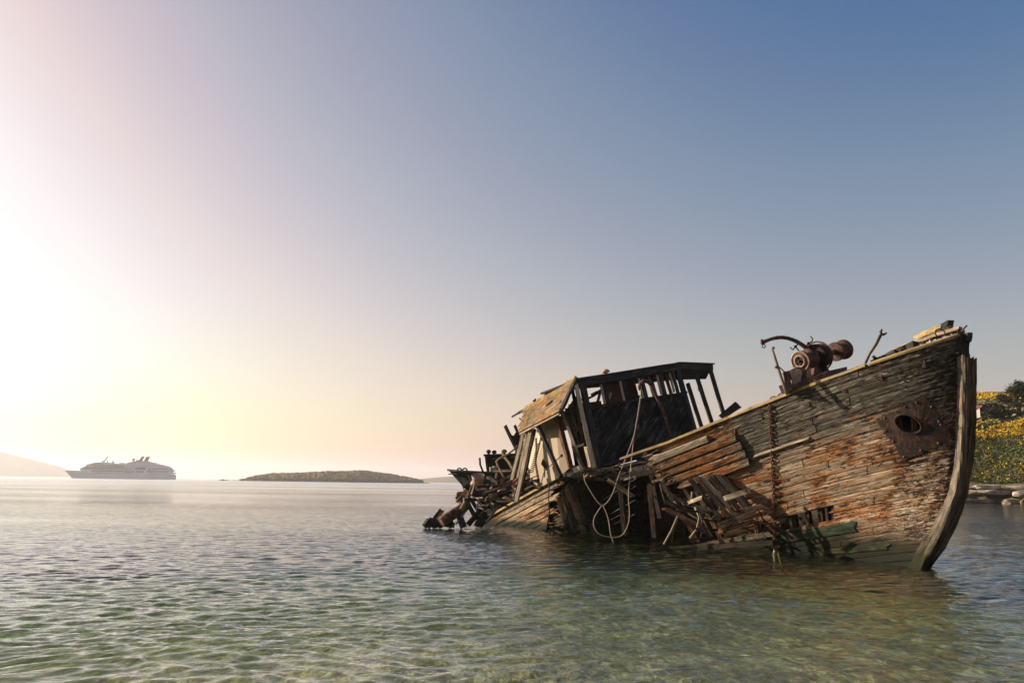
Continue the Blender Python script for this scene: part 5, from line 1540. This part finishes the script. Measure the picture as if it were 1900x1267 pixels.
for (x, y, r) in ((1140, 250, 25), (845, 288, 22)):
    cx_, cz_ = Q(x, y)
    rr = r * K
    MB().lathe(ship_o + Vector((cx_, 0, cz_)), (0, 0, 1), [(-rr * 1.6, rr * .4), (-rr * .95, rr * .35)] + [(-rr * math.cos(a), rr * math.sin(a)) for a in [i * math.pi / 10 for i in range(1, 11)]], 16).build('radome', M_WHITE, ship)
x, z = Q(1065, 300); MB().tube([ship_o + Vector((x, 0, z)), ship_o + Vector((x, 0, z + 8))], .12, 6).build('aerial', M_SHIPGREY, ship)
x, z = Q(250, 407); mb = MB()
for dx in (-1.4, 1.4): mb.tube([ship_o + Vector((x + dx, 0, z - .3)), ship_o + Vector((x + dx, 0, z + 2.3))], .2, 6)
mb.tube([ship_o + Vector((x - 1.6, 0, z + 2.3)), ship_o + Vector((x + 1.6, 0, z + 2.3))], .2, 6); mb.build('bow_gantry', M_WHITE, ship)
x, z = Q(1660, 345); MB().tube([ship_o + Vector((x, 0, z)), ship_o + Vector((x + 1.5, 0, z + 3.2))], .12, 6).build('flagstaff', M_SHIPGREY, ship)

# small launch farther along the horizon
lc = W(413, 891.5); lc = Vector((P(413, 889.5, 850).x, 850.0, 0.0))
lau = MB().prism([lc + Vector((-3.4, -1, .05)), lc + Vector((2.9, -1, .05)), lc + Vector((3.4, -1, .65)), lc + Vector((-4.0, -1, .75))], (0, 2, 0)).build('small_launch', M_BLACK)
tag(lau, 'tiny dark launch on the horizon to the right of the ship', 'boat')
MB().prism([lc + Vector((-.9, -.6, .65)), lc + Vector((1.2, -.6, .65)), lc + Vector((1.0, -.6, 1.5)), lc + Vector((-.5, -.6, 1.5))], (0, 1.2, 0)).build('wheel_box', M_TAR, lau)

# ================================================================ tussock island
def ground_mat(name, a, b, c, sc, sc2, bump=0.6, bd=0.2):
    m = MT(name); v = m.coord('Object')
    n1 = m.noise(v, sc, 5, 0.6); n2 = m.noise(v, sc2, 5, 0.7)
    k = m.math('ADD', m.math('MULTIPLY', n1, .6), m.math('MULTIPLY', n2, .4))
    return m.bsdf(m.ramp(k, [(0.36, a), (0.5, b), (0.64, c)]), 0.95, m.bump(n2, bump, bd))
M_TUSS = ground_mat('tussock', (0.08, 0.06, 0.02), (0.19, 0.14, 0.045), (0.30, 0.22, 0.08), .03, .5)
M_ISLE = ground_mat('island_earth', (0.035, 0.03, 0.016), (0.07, 0.058, 0.026), (0.11, 0.09, 0.045), .05, .4)
YI = 900.0
sky_i = [(442, 890.2), (468, 886), (484, 881.6), (508, 878.5), (536, 878), (572, 877), (605, 874.5), (643, 874.3), (676, 873), (695, 876), (726, 880), (759, 886), (778, 890), (790, 892.5)]
ix = [P(x, y, YI) for x, y in sky_i]
def isle_h(x): return np.interp(x, [p.x for p in ix], [max(p.z - 1.2, 0.2) for p in ix])
gxs = np.linspace(ix[0].x - 6, ix[-1].x + 6, 150); gts = np.linspace(-1, 1, 26)
IX, IT = np.meshgrid(gxs, gts)
edge = np.clip((IX - (ix[0].x - 6)) / 14, 0, 1) * np.clip(((ix[-1].x + 6) - IX) / 10, 0, 1)
IZ = isle_h(IX) * np.cos(IT * math.pi / 2) ** 0.75 * edge - 0.6 + 0.8 * fbm(IX * .1, IT * 6, 3) * np.cos(IT * math.pi / 2)
IY = YI + IT * 42 + 5 * fbm(IX * .03, IT * 2 + 9, 2)
tag(grid_object('island', IX, IY, IZ, M_ISLE), kind='structure')
mb = MB()
V, Fc = [], []
for _ in range(2300):
    x = rnd(ix[0].x + 4, ix[-1].x - 3); t = rnd(-.93, .25)
    z = float(isle_h(x)) * math.cos(t * math.pi / 2) ** .75 - .5
    if z < .5: continue
    y = YI + t * 42
    r = rnd(.8, 2.3) * (1.0 if z > 1.5 else .6)
    n0 = len(V); sd = 6
    for (h, k) in ((-.2, .75), (.55, 1.05), (.95, .8)):
        for q in range(sd):
            a = 2 * math.pi * (q + rnd(-.2, .2)) / sd
            V.append((x + r * k * math.cos(a) * rnd(.8, 1.2), y + r * k * math.sin(a) * rnd(.8, 1.2), z + r * h * rnd(.75, 1.2)))
    V.append((x, y, z + r * rnd(1.1, 1.35)))
    for lv in (0, 1):
        for q in range(sd):
            a, b = n0 + lv * sd + q, n0 + lv * sd + (q + 1) % sd
            Fc.append((a, b, b + sd, a + sd))
    for q in range(sd): Fc.append((n0 + 2 * sd + q, n0 + 2 * sd + (q + 1) % sd, n0 + 3 * sd))
mb.add(V, Fc); tag(mb.build('tussock_grass', M_TUSS), 'golden tussock grass covering the low island', 'grass', kind='stuff')
M_SHOREROCK = ground_mat('dark_shore_rock', (0.03, 0.026, 0.022), (0.09, 0.078, 0.062), (0.26, 0.22, 0.17), .3, 2.0)
mb = MB(); V, Fc = [], []
def rock_verts(c, sx, sy, sz, n=10):
    vs = []
    bm = bmesh.new(); bmesh.ops.create_icosphere(bm, subdivisions=2, radius=1.0)
    sd = rnd(0, 100)
    for v in bm.verts:
        d = 1 + .35 * noise.noise(v.co * 1.6 + Vector((sd, 0, 0))) + .15 * noise.noise(v.co * 4 + Vector((0, sd, 0)))
        vs.append(Vector((v.co.x * sx * d, v.co.y * sy * d, max(-.6, min(.75, v.co.z)) * sz * d)) + Vector(c))
    fs = [tuple(v.index for v in f.verts) for f in bm.faces]
    bm.free(); return vs, fs
for _ in range(170):
    x = rnd(ix[0].x - 4, ix[-1].x + 8); mb.add(*rock_verts((x, YI - 41 + rnd(-3, 3), rnd(-.2, .3)), rnd(.6, 2.0), rnd(.6, 1.5), rnd(.3, .9)))
tag(mb.build('island_rocks', M_SHOREROCK), 'dark rocks along the waterline of the island', 'rocks', kind='stuff')

# ================================================================ gorse hillside on the right
random.seed(95)
def hz_(x, y):
    """Ground height of the hillside."""
    prof_y = [92, 98, 101, 104, 108, 113, 119, 126, 133, 140, 160, 175, 205, 235, 270]
    prof_z = [-2.0, -.5, .5, 2.3, 3.2, 6.6, 10.0, 11.9, 13.0, 13.8, 15.8, 17.9, 20.6, 21.5, 18.0]
    ye = y + .8 * np.clip(x - 62, -6, 40)            # the bank turns its face towards the sun
    z = np.interp(ye, prof_y, prof_z)
    edge_x = .528 * y
    z = z * np.clip((x - edge_x) / 4.0, 0, 1) ** .6 + np.clip(x - 66, 0, 18) * .09 * np.clip((ye - 106) / 14, 0, 1)
    z = z * np.clip((210 - x) / 60, 0, 1) - np.clip((edge_x + 3 - x) / 4, 0, 1) * 2.5
    return z + .9 * fbm(x * .16, y * .16, 4) * np.clip((ye - 101) / 6, 0, 1)
hx = np.concatenate([np.linspace(52, 100, 110), np.linspace(101, 210, 90)]); hy = np.linspace(92, 272, 150)
HX, HY = np.meshgrid(hx, hy)
def hill_mat():
    m = MT('hill_turf'); v = m.coord('Object')
    n1 = m.noise(v, .12, 5, .65, .5); n2 = m.noise(v, 1.6, 6, .75)
    k = m.math('ADD', m.math('MULTIPLY', n1, .55), m.math('MULTIPLY', n2, .5))
    c = m.ramp(k, [(.34, (.030, .036, .010)), (.46, (.07, .075, .020)), (.55, (.16, .125, .045)), (.70, (.27, .19, .09))])
    return m.bsdf(c, .95, m.bump(n2, .9, .4))
tag(grid_object('hillside', HX, HY, hz_(HX, HY), hill_mat()), kind='structure')
def leaf_mass(name, n, where, col_a, col_b, size, label, cat):
    m = MT(name + '_leaf'); oi = m.n('ShaderNodeNewGeometry')
    c = m.ramp(oi.outputs['Random Per Island'], [(0, col_a), (1, col_b)])
    mat = m.bsdf(c, .8)
    V = np.zeros((n * 4, 3), np.float32)
    k = 0
    while k < n:
        pt = where()
        if pt is None: continue
        q = Matrix.Rotation(rnd(0, 6.28), 3, 'Z') @ Matrix.Rotation(rnd(.2, 1.5), 3, 'X')
        s = rnd(.6, 1.3) * size
        for j, (x, y) in enumerate(((-1, -.6), (1, -.6), (.7, .8), (-.8, .7))):
            V[k * 4 + j] = Vector(pt) + q @ Vector((x * s, y * s, rnd(-.15, .15) * s))
        k += 1
    me = bpy.data.meshes.new(name)
    me.vertices.add(n * 4); me.vertices.foreach_set('co', V.ravel())
    me.loops.add(n * 4); me.loops.foreach_set('vertex_index', np.arange(n * 4, dtype=np.int32))
    me.polygons.add(n); me.polygons.foreach_set('loop_start', np.arange(0, n * 4, 4, dtype=np.int32)); me.polygons.foreach_set('loop_total', np.full(n, 4, np.int32))
    me.update(calc_edges=True); me.materials.append(mat)
    o = link(bpy.data.objects.new(name, me))
    return tag(o, label, cat, kind='stuff')
def on_hill(x, y, up=.0):
    y = y - .8 * min(max(x - 62, -6), 40)
    if x < .545 * y: return None
    return (x, y, float(hz_(np.array(x), np.array(y))) + up)
def w_green():
    x, y = rnd(56, 84), rnd(105.5, 126)
    d = noise.noise(Vector((x * .5, y * .5, 0)))
    return on_hill(x, y, rnd(0, .25 + .5 * max(d, 0)))
def w_grass():
    x, y = rnd(56, 84), rnd(119, 165)
    return on_hill(x, y, rnd(0, .3))
def w_yellow():
    y = rnd(105.5, 123) if rnd(0, 1) < .55 else rnd(116.5, 121.5)
    x = rnd(56, 84)
    if y < 116.5 and noise.noise(Vector((x * .45 + 9, y * .6, 3))) + 1.2 * noise.noise(Vector((x * 2.2, y * 2.2, 6))) < .26: return None
    if y >= 116.5 and noise.noise(Vector((x * .3 + 9, y * .4, 8))) < -.25: return None
    return on_hill(x, y, rnd(.1, .55))
def w_yellow2():
    x, y = rnd(70, 112), rnd(156, 178)
    if noise.noise(Vector((x * .15, y * .15, 5))) < -.15: return None
    return on_hill(x, y, rnd(.1, .6))
leaf_mass('gorse_leaves', 34000, w_green, (.020, .034, .008), (.11, .13, .028), .09, 'dark green gorse and grass on the right-hand bank', 'shrubs')
leaf_mass('dry_grass', 9000, w_grass, (.10, .095, .035), (.30, .24, .11), .22, 'pale dry grass on the terrace above the bank', 'grass')
leaf_mass('gorse_flowers', 14000, w_yellow, (.50, .30, .008), (.80, .52, .015), .07, 'bright yellow gorse flowers on the right-hand bank', 'flowers')
leaf_mass('upper_gorse_flowers', 9000, w_yellow2, (.50, .29, .01), (.74, .46, .02), .12, 'yellow gorse strip on the hill behind the hut', 'flowers')

# hut
M_HUT = simple_mat('hut_shaded_red', (0.055, 0.022, 0.016), .8, .5, 1.5, .5)  # red front facing away from the sun, its shade painted into the colour
M_HUTW = simple_mat('hut_sunlit_white', (0.55, 0.47, 0.40), .9, .2, 1.5, .4)  # pale left wall, its sunlight painted into the colour
M_HUTR = simple_mat('hut_red_roof', (0.22, 0.075, 0.045), .8, .3, 2.0, .4)
hp = P(1838, 779, 119.0); hut = empty('hut', hp)
tag(hut, 'small dark red hut half hidden by the tree on the hillside', 'hut')
def HP(x, y, z): return hp + Vector((x, y, z)) * 0.92
MB().prism([HP(-1.6, 0, -.8), HP(2.4, 0, -.8), HP(2.4, 0, 1.9), HP(2.0, 0, 2.35), HP(.4, 0, 2.6), HP(-1.2, 0, 2.3), HP(-1.6, 0, 1.85)], (0, 5, 0)).build('wall', M_HUT, hut)
MB().prism([HP(-2.5, 1.2, -.8), HP(-1.6, 0.02, -.8), HP(-1.6, 0.02, 1.9), HP(-2.5, 1.2, 1.7)], (.0, 3.5, 0)).build('side_wall', M_HUTW, hut)
MB().prism([HP(-2.9, 1.0, 1.7), HP(-1.5, -.1, 1.95), HP(-.9, -.1, 2.45), HP(-2.3, 1.0, 2.3)], (0, 4, .1)).build('roof', M_HUTR, hut)
MB().prism([HP(-1.25, -.15, 2.36), HP(.4, -.15, 2.66), HP(2.05, -.15, 2.4), HP(2.5, -.15, 1.95), HP(2.6, -.15, 2.02), HP(2.1, -.15, 2.5), HP(.4, -.15, 2.78), HP(-1.3, -.15, 2.46)], (0, 5.3, 0)).build('roof', M_HUT, hut)
MB().prism([HP(.2, -.03, -.6), HP(1.2, -.03, -.6), HP(1.2, -.03, 1.4), HP(.2, -.03, 1.4)], (0, .06, 0)).build('door', M_HUTR, hut)

# trees
def tree(px, py, Y, R, H, label, seed, nleaf=5200):
    random.seed(seed)
    b = P(px, py, Y); b.z = float(hz_(np.array(b.x), np.array(b.y))) - .2
    t = empty('pine_tree', b); tag(t, label, 'tree')
    mb = MB(); top = b + Vector((-.6, 0, H * .75))
    mb.tube([b, b + Vector((.15, 0, H * .25)), b + Vector((-.2, .1, H * .5)), top], [.28, .22, .15, .04], 8, lump=.1)
    cents = []
    for k in range(16):
        a = rnd(0, 6.28); h = rnd(.28, .9) * H
        rr = R * rnd(.45, .95) * (1 - .35 * abs(h / H - .5))
        e = b + Vector((math.cos(a) * rr - .4, math.sin(a) * rr, h))
        s = b + Vector((0, 0, h * .6))
        mb.tube([s, s.lerp(e, .5) + Vector((0, 0, .15)), e], [.10, .06, .02], 6)
        cents.append((e, rnd(.55, 1.05)))
    cents.append((top, .9))
    mb.build('trunk', M_INNER, t)
    m = MT('pine_leaf_%d' % seed); g = m.n('ShaderNodeNewGeometry')
    mat = m.bsdf(m.ramp(g.outputs['Random Per Island'], [(0, (.012, .020, .007)), (.7, (.035, .045, .014)), (1, (.09, .08, .025))]), .8)
    V, Fc = [], []
    for _ in range(nleaf):
        c, r = random.choice(cents)
        d = Vector((random.gauss(0, 1), random.gauss(0, 1), random.gauss(0, .8)))
        p = c + d * r * .42
        q = Matrix.Rotation(rnd(0, 6.28), 3, 'Z') @ Matrix.Rotation(rnd(-1.2, 1.2), 3, 'X'); s = rnd(.07, .16)
        n0 = len(V)
        for x, y in ((-1.3, -.4), (1.2, -.5), (1.5, .4), (-1, .5)): V.append(p + q @ Vector((x * s, y * s, 0)))
        Fc.append((n0, n0 + 1, n0 + 2, n0 + 3))
    MB().add(V, Fc).build('crown', mat, t)
tree(1890, 770, 116.5, 3.0, 5.4, 'dark round-crowned pine at the right edge of the hillside', 4)
tree(1853, 766, 116.8, 1.1, 2.5, 'low dark shrub leaning over the hut roof', 6, 1600)

# layered pale rocks along the shore
random.seed(97)
M_LEDGE = ground_mat('pale_ledge_rock', (0.12, 0.085, 0.055), (0.36, 0.29, 0.21), (0.60, 0.52, 0.41), .6, 2.5, .8, .15)
M_LEDGEB = ground_mat('brown_ledge_rock', (0.05, 0.036, 0.024), (0.14, 0.10, 0.065), (0.28, 0.21, 0.14), .6, 2.5, .8, .15)
for i in range(15):
    x = 56.4 + (i // 3) * 2.3 + rnd(-.5, .5); row = i % 3
    y = (98.2, 99.8, 101.4)[row] + rnd(-.4, .4) - .8 * (x - 62)
    z = (0.25, 1.25, 2.0)[row] + rnd(-.15, .15)
    v, f = rock_verts((0, 0, 0), rnd(1.4, 2.4), rnd(.7, 1.2), rnd(.35, .5) if row else rnd(.5, .9))
    pale = row > 0
    o = MB().add([p + Vector((x, y, z)) for p in v], f).build('shore_rock', M_LEDGE if pale else M_LEDGEB)
    tag(o, 'pale layered rock on the shore below the gorse bank' if pale else 'brown wet rock at the water edge below the gorse bank', 'rock', 'pale rocks under the gorse bank' if pale else 'wet rocks at the water edge')
